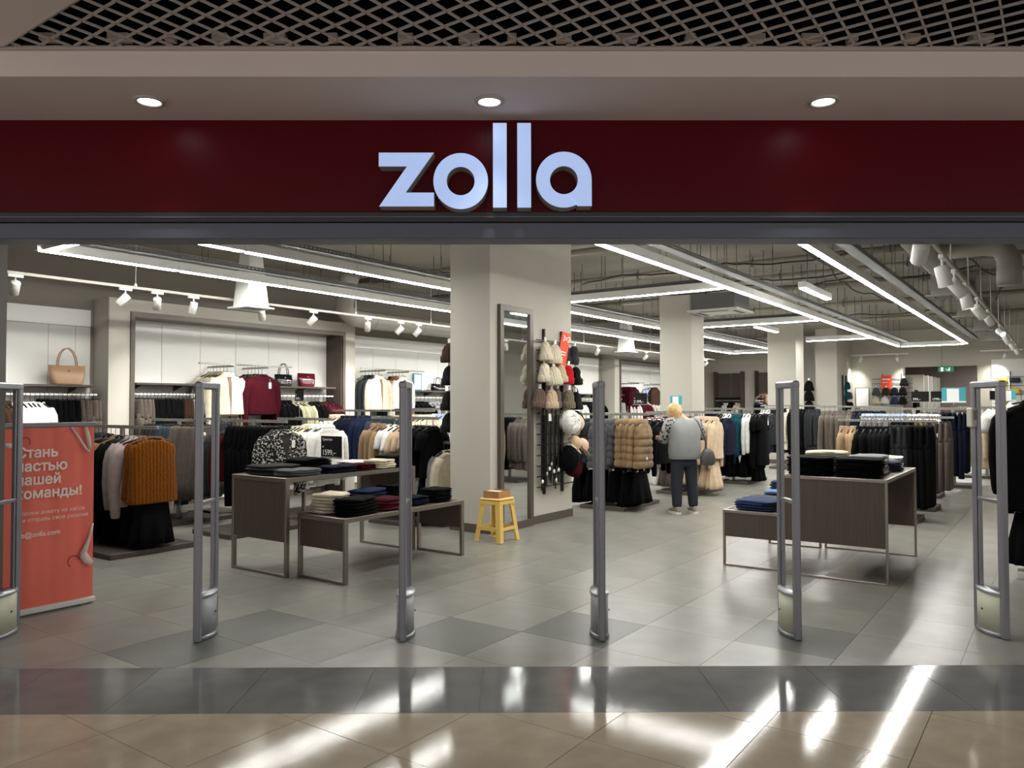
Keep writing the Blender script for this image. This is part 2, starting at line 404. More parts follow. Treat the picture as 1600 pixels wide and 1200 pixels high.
for x, nm in ((-1.938, 'leftmost'), (-0.098, 'middle'), (1.717, 'rightmost')):
    d = empty('downlight', (x, 4.16, 3.147), 0, 'round recessed downlight in the soffit, %s of the three' % nm, 'downlight', 'recessed downlights over the shop front')
    MB().lathe([(0.058, -0.004), (0.062, -0.012), (0.079, -0.010), (0.082, 0.0), (0.058, 0.0)], 28, caps=(False, False)).build('trim_ring', M_GRID, d)
    MB().lathe([(0.0005, -0.006), (0.057, -0.006), (0.057, 0.0)], 28).build('lens', M_DOWN, d)
    l = bpy.data.lights.new('downlight_beam', 'SPOT'); l.energy = 20; l.spot_size = radians(72); l.spot_blend = 0.9; l.shadow_soft_size = 0.05
    lo = bpy.data.objects.new('downlight_beam', l); COL.objects.link(lo); lo.parent = d; lo.location = (0, 0, -0.02)
# illuminated letters
sg = empty('store_sign', (0, FY, 0), 0, 'illuminated white channel letters mounted on the dark red fascia', 'sign')
def letter(outer, inner=None):
    y0, y1 = -0.09, 0.0
    rim = MB(); face = MB()
    rim.prism_y(outer, y0, y1, False, inner is None)
    if inner is None: face.prism_y(outer, y0 - 0.003, y0, True, False)
    else:
        rim.prism_y(inner, y0, y1, False, False); n = len(outer)
        vs = [(x, y0 - 0.002, z) for x, z in outer] + [(x, y0 - 0.002, z) for x, z in inner]
        face.add(vs, [(k, (k + 1) % n, n + (k + 1) % n, n + k) for k in range(n)])
    l = rim.build('letter', M_LRIM, sg); face.build('letter_face', M_LETTER, l)
def circ(cx, cz, rx, rz_, n=48, a0=0.0): return [(cx + rx * cos(a0 + 2 * pi * k / n), cz + rz_ * sin(a0 + 2 * pi * k / n)) for k in range(n)]
letter([(-0.73, 2.927), (-0.418, 2.927), (-0.578, 2.699), (-0.417, 2.699), (-0.417, 2.621), (-0.727, 2.621), (-0.570, 2.849), (-0.73, 2.849)])
letter(circ(-0.266, 2.765, 0.155, 0.160), circ(-0.266, 2.765, 0.079, 0.081))
letter([(-0.083, 2.614), (-0.005, 2.614), (-0.005, 3.097), (-0.083, 3.097)])
letter([(0.055, 2.614), (0.133, 2.614), (0.133, 3.097), (0.055, 3.097)])
# the a: a ring whose right side runs straight down to a foot
outer = [(0.319 + 0.158 * cos(a), 2.773 + 0.160 * sin(a)) for a in [5.236 * k / 37 for k in range(38)]]
outer += [(0.396, 2.634), (0.396, 2.622), (0.425, 2.622), (0.455, 2.622), (0.477, 2.622), (0.477, 2.65), (0.477, 2.68), (0.477, 2.71), (0.477, 2.74), (0.477, 2.76)]
letter(outer, circ(0.319, 2.770, 0.079, 0.080))

# ------------------------------------------------------------------ interior shell
VW, UB = 10.45, 26.0
def store_box(name, u0, u1, v0, v1, z0, z1, m, kind='structure', parent=None, b=0.0):
    o = MB().box(0, u1 - u0, 0, v1 - v0, z0, z1, b).build(name, m)
    if parent is None: o.location = S(u0, v0); o.rotation_euler = (0, 0, RZ); tag(o, kind=kind)
    else: o.parent = parent; o.location = (u0, v0, 0)
    return o
ZC = 3.72
shell = [(-9, 4.62), (8, 4.62), tuple(S(27.5, -3.2)[:2]), tuple(S(33, -3.2)[:2]), tuple(S(33, 11)[:2]), tuple(S(-1.7, 11)[:2])]
ce = MB().ngon_z([(-9, 4.47), (8, 4.47), tuple(S(26.2, -3.2)[:2]), tuple(S(26.2, 10.9)[:2]), tuple(S(-1.7, 10.9)[:2])], ZC, ZC + 0.2)
n = 5; ce.add([(p[0], p[1], ZC) for p in [(-9, 4.47), (8, 4.47), tuple(S(26.2, -3.2)[:2]), tuple(S(26.2, 10.9)[:2]), tuple(S(-1.7, 10.9)[:2])]], [tuple(reversed(range(5)))])
tag(ce.build('ceiling', M_CEIL), kind='structure')
FRAME = empty('wall_left_fittings', (0, 0, 0), RZ, kind='structure')     # store-axis frame for the left wall's own pieces
wl = store_box('wall_left', -1.9, UB + 0.2, VW, VW + 0.2, 0, ZC, M_WALL)
wr = store_box('wall_right', 7.6, UB, -3.2, -3.0, 0, ZC, M_COLUMN)
bpy.data.objects.remove(FRAME)
def wl_piece(name, u0, u1, v0, v1, z0, z1, m, b=0.0):
    o = MB().box(0, u1 - u0, 0, v1 - v0, z0, z1, b).build(name, m, wl); o.location = (u0 + 1.9, v0 - VW, 0); return o
# left bay panels
for a, b_ in ((3.40, 4.02), (4.02, 4.54), (4.54, 4.87), (4.87, 5.06)): wl_piece('panel', a + 0.003, b_ - 0.003, VW - 0.03, VW, 0.1, 2.52, M_PANEL)
wl_piece('panel', 3.4, 5.06, VW - 0.03, VW, 2.526, 2.745, M_PANEL)
# bay three panels and further on
uu = 9.56
for k in range(15):
    wl_piece('panel', uu + 0.003, uu + 0.607, VW - 0.03, VW, 0.1, 2.52, M_PANEL); uu += 0.61
wl_piece('panel', 9.56, 14.1, VW - 0.03, VW, 2.526, 2.75, M_PANEL); wl_piece('panel', 14.11, uu, VW - 0.03, VW, 2.526, 2.75, M_PANEL)
def niche(name, u0, u1, dark_right=True, panels=6):
    r = empty(name, S(u0, 10.05), RZ, kind='structure')
    w_ = u1 - u0; d = VW - 10.05
    def p(nm, a, b_, c, e, z0, z1, m): return MB().box(a, b_, c, e, z0, z1).build(nm, m, r)
    p('pier', 0, 0.28, 0, d, 0, 2.90, M_COLUMN); p('pier', w_ - 0.24, w_, 0, d, 0, 2.90, M_COLUMN); p('header', 0.28, w_ - 0.24, 0, d, 2.74, 2.90, M_COLUMN)
    p('frame_side', 0.28, 0.335, -0.03, d, 0, 2.74, M_DARKF); p('frame_side', w_ - 0.295, w_ - 0.24, -0.03, d, 0, 2.74, M_DARKF)
    p('frame_top', 0.335, w_ - 0.295, -0.03, d, 2.675, 2.74, M_DARKF)
    p('side_panel', w_ - 0.32, w_ - 0.295, 0.0, d - 0.03, 0, 2.675, M_WOOD)
    s = (w_ - 0.655) / panels
    for k in range(panels): p('panel', 0.335 + k * s + 0.003, 0.335 + (k + 1) * s - 0.003, d - 0.03, d, 0.1, 2.675, M_PANEL)
    return r
niche('wall_niche', 5.11, 9.38, panels=6)
niche('wall_niche', 18.95, 23.6, panels=6)
# back wall with doorway u = 26
wb = store_box('wall_back', UB, UB + 0.2, 3.98, VW, 0, ZC, M_COLUMN)
store_box('wall_back_lintel', UB, UB + 0.2, 2.03, 3.98, 2.60, ZC, M_COLUMN)
store_box('wall_back_side', UB - 0.12, UB + 0.2, -3.2, 2.03, 0, ZC, M_COLUMN)
store_box('trim_1', UB - 0.01, UB + 0.21, 3.94, 3.98, 0, 2.6, M_DARKF); store_box('trim_2', UB - 0.01, UB + 0.21, 2.03, 2.06, 0, 2.6, M_DARKF)
store_box('wall_panel_back', UB - 0.15, UB - 0.12, 0.5, 1.68, 0.1, 2.75, M_PANEL)
# fitting room lobby behind the doorway
store_box('wall_lobby_end', 31.5, 31.7, -1, 6.0, 0, 3.2, mat('dark_taupe', (120, 108, 98), 0.8)); store_box('wall_lobby_right', 26.2, 31.5, 1.2, 1.4, 0, 3.2, mat('dark_taupe', (120, 108, 98), 0.8))
store_box('wall_lobby_left', 26.2, 31.5, 5.0, 5.2, 0, 3.2, M_COLUMN); store_box('ceiling_lobby', 26.2, 31.5, 1.2, 5.2, 2.9, 3.0, M_COLUMN); store_box('floor_lobby', 26.0, 31.5, 1.2, 5.2, -0.1, 0, M_TILE)
for k in range(5): store_box('wall_partition', 27.0 + k * 0.95, 27.08 + k * 0.95, 3.55, 5.0, 0, 2.4, M_COLUMN)
for k, (u, v) in enumerate(((27.2, 2.6), (28.3, 2.5), (30.0, 2.0))):
    q = empty('ceiling_panel_light', S(u, v, 2.9), RZ, 'small square ceiling light in the fitting room lobby, %s of three' % ('nearest', 'second', 'farthest')[k], 'ceiling light', 'lobby lights')
    MB().box(-0.3, 0.3, -0.15, 0.15, -0.03, 0).build('housing', M_WHITEM, q); MB().box(-0.28, 0.28, -0.13, 0.13, -0.034, -0.03).build('diffuser', mat('lobby_led', (255, 255, 255), 0.5, emit=85), q)
# columns
def column(u0, u1, v0, v1, base=True):
    c = store_box('wall_column', u0, u1, v0, v1, 0, ZC, M_COLUMN)
    if base:
        for nm, a in (('skirting', (-0.012, u1 - u0 + 0.012, -0.012, 0, 0, 0.1)), ('skirting', (-0.012, 0, 0, v1 - v0, 0, 0.1))):
            MB().box(*a).build(nm, M_DARKF, c)
column(7.16, 8.98, 5.42, 6.02); column(13.13, 13.72, 5.42, 6.03); column(19.75, 20.45, 5.42, 6.12); column(24.0, UB, 5.42, 6.02)

# ------------------------------------------------------------------ ceiling services
ZL = 3.05
ordn = ['first', 'second', 'third', 'fourth', 'fifth', 'sixth', 'seventh', 'eighth', 'ninth', 'tenth', 'eleventh', 'twelfth', 'thirteenth', 'fourteenth', 'fifteenth', 'sixteenth']
LF_H = MB().box(0.004, 1.516, -0.035, 0.035, 0.006, 0.105).mesh('housing'); LF_D = MB().box(0.028, 1.498, -0.03, 0.03, -0.004, 0.006).mesh('diffuser')
LF_J = MB().box(-0.014, 0.004, -0.04, 0.04, 0.0, 0.10).mesh('joint'); LF_W = MB().tube([(0.0, 0, 0.1), (0.0, 0, ZC - ZL)], 0.004, 5).mesh('suspension')
def light_row(u0, v0, n_, along, label, group):
    for k in range(n_):
        p = S(u0 + 1.524 * k, v0, ZL) if along == 'u' else S(u0, v0 + 1.524 * k, ZL)
        o = empty('linear_light', p, RZ + (0 if along == 'u' else pi / 2), label + (', %s from the %s' % (ordn[k], 'shop front' if along == 'u' else 'right') if n_ > 1 else ''), 'linear light', group)
        obj('housing', LF_H, M_WHITEM, o); obj('diffuser', LF_D, M_LED, o); obj('joint', LF_J, M_WHITEM, o); obj('suspension', LF_W, M_GALV, o)
light_row(3.52, 8.35, 13, 'u', 'linear LED light in the row nearest the left wall', 'left wall row of linear lights')
light_row(3.27, 6.76, 13, 'u', 'linear LED light in the row left of the mirror column', 'linear lights left of the columns')
light_row(4.92, 3.65, 12, 'u', 'linear LED light in the row right of the columns', 'linear lights right of the columns')
light_row(4.95, 2.05, 12, 'u', 'linear LED light in the rightmost row', 'linear lights in the right row')
light_row(3.60, 6.80, 1, 'v', 'short cross linear light joining the two left rows at their near end', 'left cross light')
light_row(10.1, 3.69, 2, 'v', 'cross linear light just behind the mirror column', 'first cross bar')
light_row(15.05, 3.69, 2, 'v', 'cross linear light between the second and third columns', 'second cross bar')
light_row(19.9, 3.69, 1, 'v', 'cross linear light by the third column', 'third cross bar')
light_row(23.3, 2.09, 1, 'v', 'cross linear light closing the two right rows at the back', 'back cross bar')
light_row(23.4, 6.80, 1, 'v', 'cross linear light closing the two left rows at the back', 'back cross bar left')
for (u, v, z, nm) in ((11.0, 2.93, 3.1, 'nearer'), (16.05, 5.22, 3.1, 'farther')):
    o = empty('batten_light', S(u, v, z), RZ, 'short separate batten light under the concrete ceiling, %s of the two' % nm, 'batten light', 'short batten lights')
    MB().box(0, 1.5, -0.05, 0.05, 0.006, 0.09).build('housing', M_WHITEM, o); MB().box(0.03, 1.47, -0.04, 0.04, -0.006, 0.006).build('diffuser', M_LED, o)
    MB().tube([(0.3, 0, 0.09), (0.3, 0, ZC - z)], 0.006, 5).build('suspension', M_GALV, o); MB().tube([(1.2, 0, 0.09), (1.2, 0, ZC - z)], 0.006, 5).build('suspension', M_GALV, o)
def tray(u0, u1, v, z, label, wd=0.13, along='u'):
    L_ = u1 - u0
    o = empty('cable_tray', S(u0, v, z) if along == 'u' else S(v, u0, z), RZ + (0 if along == 'u' else pi / 2), label, 'cable tray', 'perforated cable trays')
    MB().box(0, L_, -wd / 2, wd / 2, 0, 0.004).build('base', M_GALV, o)
    for s in (-1, 1):
        m_ = MB(); y = s * wd / 2; k = 0.0
        m_.box(0, L_, y - 0.002, y + 0.002, 0, 0.016); m_.box(0, L_, y - 0.002, y + 0.002, 0.034, 0.05)
        while k < L_: m_.box(k, k + 0.028, y - 0.002, y + 0.002, 0.016, 0.034); k += 0.055
        m_.build('side_wall', M_GALV, o)
    rod = MB().tube([(0, 0, 0), (0, 0, ZC - z)], 0.005, 5).mesh('threaded_rod'); k = 0.4
    while k < L_:
        for y in (wd / 2, -wd / 2): obj('threaded_rod', rod, M_GALV, o, (k, y, 0))
        k += 1.5
    for q in range(3): MB().tube([(L_ * t / 24, -0.03 + 0.03 * q + 0.01 * sin(t * 1.7 + q), 0.018) for t in range(25)], 0.008, 5).build('cable', M_CABLE, o)
tray(3.4, 23.6, 8.22, 3.16, 'perforated grey cable tray over the light row nearest the left wall')
tray(3.3, 23.2, 6.63, 3.16, 'perforated grey cable tray over the light row left of the columns')
tray(4.8, 23.2, 3.45, 3.16, 'perforated grey cable tray over the light row right of the columns')
tray(4.8, 23.2, 1.85, 3.16, 'perforated grey cable tray over the rightmost light row')
tray(3.7, 6.7, 10.22, 3.17, 'perforated cable tray over the first cross light behind the mirror column', 0.12, 'v')
tray(3.7, 6.7, 15.17, 3.17, 'perforated cable tray over the second cross light', 0.12, 'v')
# pipes and cables under the slab
for k, (u, z, r, v0, v1) in enumerate(((9.3, 3.62, 0.045, -1, 10.2), (11.6, 3.62, 0.05, -1, 10.2), (13.0, 3.62, 0.04, -1, 5.2), (14.6, 3.62, 0.05, -1, 10.2), (17.5, 3.62, 0.05, -1, 10.2), (21.0, 3.62, 0.05, -1, 10.2))):
    o = empty('ceiling_pipe', S(u, v0, z), RZ + pi / 2, 'painted pipe crossing under the concrete ceiling, number %s from the shop front' % ('one', 'two', 'three', 'four', 'five', 'six')[k], 'pipe', 'ceiling pipes')
    MB().tube([(0, 0, 0), (v1 - v0, 0, 0)], r, 12).build('pipe_run', M_PIPE, o)
    hg = MB().box(-0.012, 0.012, -r - 0.006, r + 0.006, -r - 0.006, r + 0.006).tube([(0, 0, r), (0, 0, ZC - z)], 0.006, 5).mesh('pipe_hanger'); q = 1.0
    while q < v1 - v0: obj('pipe_hanger', hg, M_GALV, o, (q, 0, 0)); q += 1.9
rng = random.Random(5)
names = ['drooping black cable under the slab left of the mirror column', 'drooping black cable above the left light rows', 'drooping black cable just beyond the mirror column', 'drooping black cable over the second column',
         'drooping black cable between the two right light rows', 'drooping black cable above the right hand track', 'drooping black cable near the back of the store', 'drooping black cable above the batten light']
for k, (u, v, L_, along) in enumerate(((8.6, 5.9, 4.0, 'v'), (7.0, 7.5, 7.0, 'u'), (10.6, 2.2, 4.0, 'v'), (12.2, 2.4, 4.5, 'v'), (10.0, 2.75, 8.0, 'u'), (9.0, 0.9, 8.0, 'u'), (18.0, 2.0, 5.0, 'v'), (12.8, 1.0, 5.0, 'v'))):
    d = D1 if along == 'u' else D2; e = D2 if along == 'u' else D1
    pts = []
    for t in range(33):
        q = L_ * t / 32; pts.append(S(u, v, 3.46 - 0.07 * abs(sin(q * 1.9)) + 0.02 * rng.random()) + d * q + e * (0.12 * sin(q * 1.1 + k)))
    b_ = pts[0].copy(); o = MB().tube([p - b_ for p in pts], 0.012, 6).build('hanging_cable', M_CABLE, None, b_)
    tag(o, names[k], 'cable', 'cables under the ceiling')
    for t in range(2, 33, 6): MB().tube([pts[t] - b_, Vector((pts[t].x, pts[t].y, ZC)) - b_], 0.004, 4).build('cable_hanger', M_GALV, o)
# round duct by the left wall
dc = empty('round_duct', S(8.4, 9.55, 2.92), RZ, 'large round ventilation duct along the left wall above the spot track', 'duct')
R_ = 0.15
MB().tube([(-0.1, -0.55, 0.62), (0.0, -0.36, 0.40), (0.15, -0.12, 0.14), (0.45, 0, 0.02), (0.8, 0, 0), (15.0, 0, 0)], R_, 20).build('duct_run', M_DUCT, dc)
for k in range(12): MB().lathe([(R_ + 0.001, -0.015), (R_ + 0.008, -0.008), (R_ + 0.008, 0.008), (R_ + 0.001, 0.015)], 20, caps=(False, False)).build('duct_collar', M_DUCT, dc, (0.9 + 1.2 * k, 0, 0), (0, pi / 2, 0))
def drop_duct(u, v, zb, label, s=0.16, s2=0.12, m=M_DUCT, fl=0.21):
    o = empty('drop_duct', S(u, v, zb), RZ, label, 'duct', 'square drop ducts with diffusers')
    MB().loft([[(-s, -s, 0.02), (s, -s, 0.02), (s, s, 0.02), (-s, s, 0.02)], [(-s2, -s2, ZC - zb), (s2, -s2, ZC - zb), (s2, s2, ZC - zb), (-s2, s2, ZC - zb)]], smooth=False).build('shaft', m, o)
    fr = MB()
    for a in ((-fl, fl, -fl, -s + 0.03), (-fl, fl, s - 0.03, fl), (-fl, -s + 0.03, -s + 0.03, s - 0.03), (s - 0.03, fl, -s + 0.03, s - 0.03)): fr.box(*a, 0, 0.02)
    fr.build('diffuser_flange', m, o)
    MB().box(-s + 0.05, s - 0.05, -s + 0.05, s - 0.05, 0.004, 0.012).build('diffuser_core', M_DARKF, o)
drop_duct(6.28, 8.70, 2.76, 'white tapered air duct with square diffuser hanging before the left wall track', 0.16, 0.08, M_WHITEM)
drop_duct(17.0, 8.70, 2.76, 'white tapered air duct hanging by the far left wall', 0.16, 0.08, M_WHITEM)
drop_duct(21.5, 8.70, 2.76, 'white tapered air duct near the back left corner', 0.16, 0.08, M_WHITEM)
for k, u in enumerate((12.0, 15.1, 18.1, 21.0)): drop_duct(u, 1.32, 2.95, 'grey square drop duct on the right, number %s from the shop front' % ('one', 'two', 'three', 'four')[k], 0.14, 0.14, M_DUCT, 0.2)
hd = empty('header_duct', S(9.5, 0.55, 3.38), RZ, 'large grey round duct with elbow at upper right near the track lights', 'duct')
MB().tube([(0, 0.8, 0), (3.0, 0.8, 0), (14, 0.8, 0)], 0.16, 18).build('duct_run', M_DUCT, hd); MB().tube([(1.2, 0.8, 0), (1.2, 0.2, 0.0), (1.2, 0.02, -0.05), (1.2, -0.05, -0.2), (1.2, -0.05, -0.5)], 0.13, 16).build('elbow', M_DUCT, hd)
ac = empty('air_conditioner', S(13.2, 4.9, 3.10), RZ, 'white ceiling cassette air conditioner beyond the mirror column', 'air conditioner')
MB().box(-0.45, 0.45, -0.45, 0.45, 0.0, 0.035, 0.01).build('face_panel', M_WHITEM, ac); MB().box(-0.38, 0.38, -0.38, 0.38, 0.035, 0.30).build('body', M_GALV, ac)
MB().box(-0.25, 0.25, -0.25, 0.25, -0.006, 0.0).build('grille', M_PANEL, ac)
for a in ((-0.36, -0.30, -0.25, 0.25), (0.30, 0.36, -0.25, 0.25), (-0.25, 0.25, -0.36, -0.30), (-0.25, 0.25, 0.30, 0.36)): MB().box(*a, -0.004, 0.001).build('vent_slot', M_BLKM, ac)
for sx in (-0.4, 0.4): MB().tube([(sx, 0.4, 0.03), (sx, 0.4, ZC - 3.10)], 0.006, 5).build('suspension', M_GALV, ac)

# track lighting
CAN = MB().lathe([(0.012, 0.075), (0.044, 0.07), (0.047, 0.06), (0.047, -0.075), (0.040, -0.078), (0.038, -0.05)], 20, caps=(True, False)).mesh('can')
LENS = MB().lathe([(0.0005, -0.066), (0.039, -0.066), (0.039, -0.06)], 20).mesh('lens'); ADAPT = MB().box(-0.075, 0.075, -0.016, 0.016, -0.03, 0.0, 0.004).mesh('adapter'); ARM = MB().tube([(0, 0, -0.03), (0, 0, -0.10)], 0.009, 8).mesh('arm')
def spot(u, v, z, az, tilt, label, group, power=None, big=1.0):
    """az: heading of the beam measured in the store frame from D1 towards D2; tilt: degrees below the horizon"""
    o = empty('track_spot', S(u, v, z), RZ, label, 'spotlight', group); o.scale = (big,) * 3
    obj('adapter', ADAPT, M_WHITEM, o); obj('arm', ARM, M_WHITEM, o)
    a, t = radians(az), radians(tilt); d = Vector((cos(a) * cos(t), sin(a) * cos(t), -sin(t)))
    q = (-d).to_track_quat('Z', 'Y'); c = Vector((0, 0, -0.115)) + d * 0.03
    cn = obj('can', CAN, M_WHITEM, o, c); cn.rotation_mode = 'QUATERNION'; cn.rotation_quaternion = q
    obj('lens', LENS, M_LENS, cn)
    if power:
        l = bpy.data.lights.new('spot_beam', 'SPOT'); l.energy = power; l.spot_size = radians(70); l.spot_blend = 0.9; l.shadow_soft_size = 0.035; l.color = (1, 0.965, 0.9)
        b = bpy.data.objects.new('spot_beam', l); COL.objects.link(b); b.parent = cn; b.location = (0, 0, -0.085)
def track(u0, u1, v, z, label):
    o = empty('light_track', S(u0, v, z), RZ, label, 'light track')
    MB().box(0, u1 - u0, -0.016, 0.016, 0, 0.03).build('rail', mat('track_beige', (176, 171, 160), 0.5), o)
    k = 0.5
    while k < u1 - u0: MB().tube([(k, 0, 0.034), (k, 0, ZC - z)], 0.005, 5).build('suspension', M_WHITEM, o); MB().lathe([(0.012, 0.03), (0.02, 0.045), (0.006, 0.07)], 10, (k, 0, 0)).build('mount', M_WHITEM, o); k += 1.75
track(2.6, 23.5, 8.93, 2.87, 'white lighting track along the left wall')
track(5.0, 23.8, 0.92, 2.90, 'white lighting track on the right side of the ceiling')
ordn = ['first', 'second', 'third', 'fourth', 'fifth', 'sixth', 'seventh', 'eighth', 'ninth', 'tenth', 'eleventh', 'twelfth', 'thirteenth', 'fourteenth', 'fifteenth', 'sixteenth']
for k, (u, az, ti) in enumerate(((3.56, 80, 50), (4.73, 150, 48), (5.12, 60, 50), (5.6, 92, 70), (6.62, 45, 48), (7.52, 130, 48), (8.6, 50, 50), (9.35, 125, 48), (9.78, 120, 50), (11.4, 70, 48), (13.5, 100, 48), (16.0, 60, 48), (18.6, 120, 48), (20.0, 60, 48), (21.4, 100, 48), (22.8, 120, 48))):
    spot(u, 8.93, 2.87, az, ti, 'white cylinder spotlight on the left wall track, %s from the shop front' % ordn[k], 'left wall spotlights', SPOTW)
for k, (u, az, ti) in enumerate(((6.95, 15, 30), (8.3, -60, 78), (9.3, -50, 45), (10.4, -80, 80), (11.9, -40, 45), (13.6, -30, 40), (16.2, 215, 30), (18.0, -60, 60), (20.0, -60, 60), (21.8, -60, 60))):
    spot(u, 0.92, 2.90, az, ti, 'white cylinder spotlight on the right ceiling track, %s from the shop front' % ordn[k], 'right track spotlights', SPOTW, 1.35 if u < 12 else 1.1)
for nm, v0, v1, sv in (('left', 3.7, 5.3, (5.0, 4.0)), ('right', 0.9, 1.9, (1.3,))):
    o = empty('light_track', S(25.2, v0, 2.95), RZ + pi / 2, 'short white lighting track before the back wall, %s of the doorway' % nm, 'light track')
    MB().box(0, v1 - v0, -0.018, 0.018, 0, 0.034).build('rail', M_WHITEM, o); MB().tube([((v1 - v0) / 2, 0, 0.034), ((v1 - v0) / 2, 0, ZC - 2.95)], 0.005, 5).build('suspension', M_WHITEM, o)
    for q, v in enumerate(sv): spot(25.2, v, 2.95, 30 - 40 * q, 45, 'white spotlight before the back wall, %s %s of the doorway' % (('far', 'near')[q], nm), 'back wall spotlights', SPOTW)

# ------------------------------------------------------------------ security gates
def lens_ring(z, bulge, grow, n=18):
    pts = []
    for k in range(n):
        a = 2 * pi * k / n
        pts.append(((bulge + grow) * sin(a) * abs(sin(a)) ** 0.25, 0.16 + (0.135 + grow) * cos(a), z))
    return pts
def gate(x, label, panel, sensor=False):
    g = empty('security_gate', (x, 4.925, 0), 0, label, 'security gate', 'anti theft gates across the entrance')
    MB().box(-0.022, 0.022, 0, 0.046, 0.0, 1.625, 0.008).build('post', M_ALU, g)
    MB().box(-0.022, 0.022, 0.276, 0.322, 0.0, 1.625, 0.008).build('post', M_ALU, g)
    MB().box(-0.012, 0.012, 0.052, 0.068, 0.29, 1.60, 0.003).build('inner_rail', M_ALU, g)
    MB().box(-0.012, 0.012, 0.254, 0.270, 0.29, 1.60, 0.003).build('inner_rail', M_ALU, g)
    MB().box(-0.024, 0.024, -0.003, 0.325, 1.60, 1.648, 0.010).build('top_bar', M_ALU, g)
    MB().box(-0.014, 0.014, 0.046, 0.276, 0.855, 0.880, 0.004).build('cross_bar', M_ALU, g)
    MB().loft([lens_ring(z, 0.055, 0) for z in (0.03, 0.27)]).build('base_panel', panel, g)
    MB().loft([lens_ring(0.27, 0.055, 0.006), lens_ring(0.29, 0.055, 0.006)]).build('panel_cap', mat('cap_silver', (176, 180, 184), 0.3, metal=0.5), g)
    MB().loft([lens_ring(0.0, 0.055, 0.008), lens_ring(0.03, 0.055, 0.008)]).build('foot', M_ALU, g)
    if sensor:
        s = MB().box(-0.045, 0.0, 0.262, 0.33, 1.34, 1.47, 0.006).build('sensor_box', mat('sensor_beige', (186, 184, 172), 0.5), g)
        MB().box(-0.032, -0.012, 0.255, 0.2625, 1.39, 1.455).build('sensor_window', mat('sensor_dark', (96, 100, 90), 0.3), s)
    MB().lathe([(0.0005, -0.002), (0.007, -0.002), (0.007, 0.002), (0.0005, 0.002)], 10).build('screw', M_BLKM, g, (0.063 if x < 0.6 else -0.063, 0.16, 0.16), (0, pi / 2, 0))
gate(-3.29, 'slim anti theft gate with cream base panel at the far left beside the grey pier', M_CREAM)
gate(-1.967, 'slim anti theft gate with grey base panel right of the coral banner', M_GPAN)
gate(-0.67, 'slim anti theft gate standing in front of the left display table', M_GPAN)
gate(0.594, 'slim anti theft gate standing nearly edge-on right of the mirror column', M_GPAN)
gate(1.836, 'slim anti theft gate with cream base panel in front of the right display table', M_CREAM)
gate(3.16, 'slim anti theft gate with a sensor box at the far right of the entrance', M_CREAM, True)

# ------------------------------------------------------------------ roll-up banner
bn = empty('rollup_banner', S(2.36, 6.05), RZ, 'coral roll-up recruitment banner with white Cyrillic lettering', 'banner')
W_, H_ = 0.615, 1.36
fab = MB(); rings = []
for i in range(25):
    x = W_ * i / 24; d = 0.006 * sin(x * 26) + 0.003 * sin(x * 61 + 1)
    rings.append([(x, d * (0.4 + 0.6 * t), 0.05 + (H_ - 0.06) * t) for t in (0, 0.5, 1)])
fab.loft(rings, (False, False), False); fo = fab.build('printed_sheet', M_CORAL, bn)
MB().box(-0.012, W_ + 0.012, -0.014, 0.014, H_ - 0.022, H_ + 0.012, 0.006).build('top_rail', M_ALU, bn)
MB().box(-0.012, W_ + 0.012, -0.03, 0.05, 0.008, 0.05, 0.008).build('base_cassette', M_WHITEM, bn)
for x in (0.08, W_ - 0.08): MB().box(x - 0.02, x + 0.02, -0.03, 0.07, 0.0, 0.01).build('foot', M_ALU, bn)
MB().tube([(W_ / 2, 0.03, 0.05), (W_ / 2, 0.03, H_)], 0.008, 6).build('support_pole', M_ALU, bn)
for k, tx in enumerate(('Стань', 'частью', 'нашей', 'команды!')): text(tx, 0.099, M_TXT, bn, 0.066, -0.0125, 1.125 - 0.098 * k, 0.0030)
for k, tx in enumerate(('заполни анкету на кассе', 'или отправь свое резюме')): text(tx, 0.040, M_TXT, bn, 0.066, -0.0125, 0.713 - 0.049 * k)
text('job@zolla.com', 0.050, M_TXT, bn, 0.066, -0.0125, 0.555, 0.0009)
M_PRH = mat('printed_hanger', (214, 196, 186), 0.6)
def printed(pts, w0, m): 
    MB().tube([(x, -0.012, z) for x, z in pts], w0, 6, 0.12).build('printed_hanger', m, bn)
printed([(0.44, 1.335), (0.50, 1.25), (0.55, 1.17), (0.575, 1.145)], 0.010, M_PRH); printed([(0.545, 1.335), (0.565, 1.25), (0.58, 1.165)], [0.015, 0.02, 0.014], M_PRH)
printed([(0.607, 0.60), (0.585, 0.50), (0.555, 0.42), (0.535, 0.37)], [0.008, 0.012, 0.02, 0.03], M_PRH); printed([(0.535, 0.38), (0.565, 0.33), (0.60, 0.295)], [0.034, 0.034, 0.024], M_PRH)
printed([(0.018, 0.07), (0.03, 0.13), (0.02, 0.22)], [0.026, 0.022, 0.008], M_PRH); printed([(0.012, 1.20), (0.018, 1.235)], [0.03, 0.034], M_PRH)
hk = [(0.47 + 0.042 * cos(a), 0.335 + 0.042 * sin(a)) for a in [0.2 + 0.33 * k for k in range(13)]]
printed([(0.515, 0.352)] + hk, 0.0028, mat('printed_hook', (92, 30, 34), 0.6)); printed([(0.05, 1.21), (0.09, 1.235)] + [(0.13 + 0.03 * cos(a), 1.235 + 0.035 * sin(a)) for a in [2.6 - 0.4 * k for k in range(9)]], 0.0028, mat('printed_hook', (92, 30, 34), 0.6))

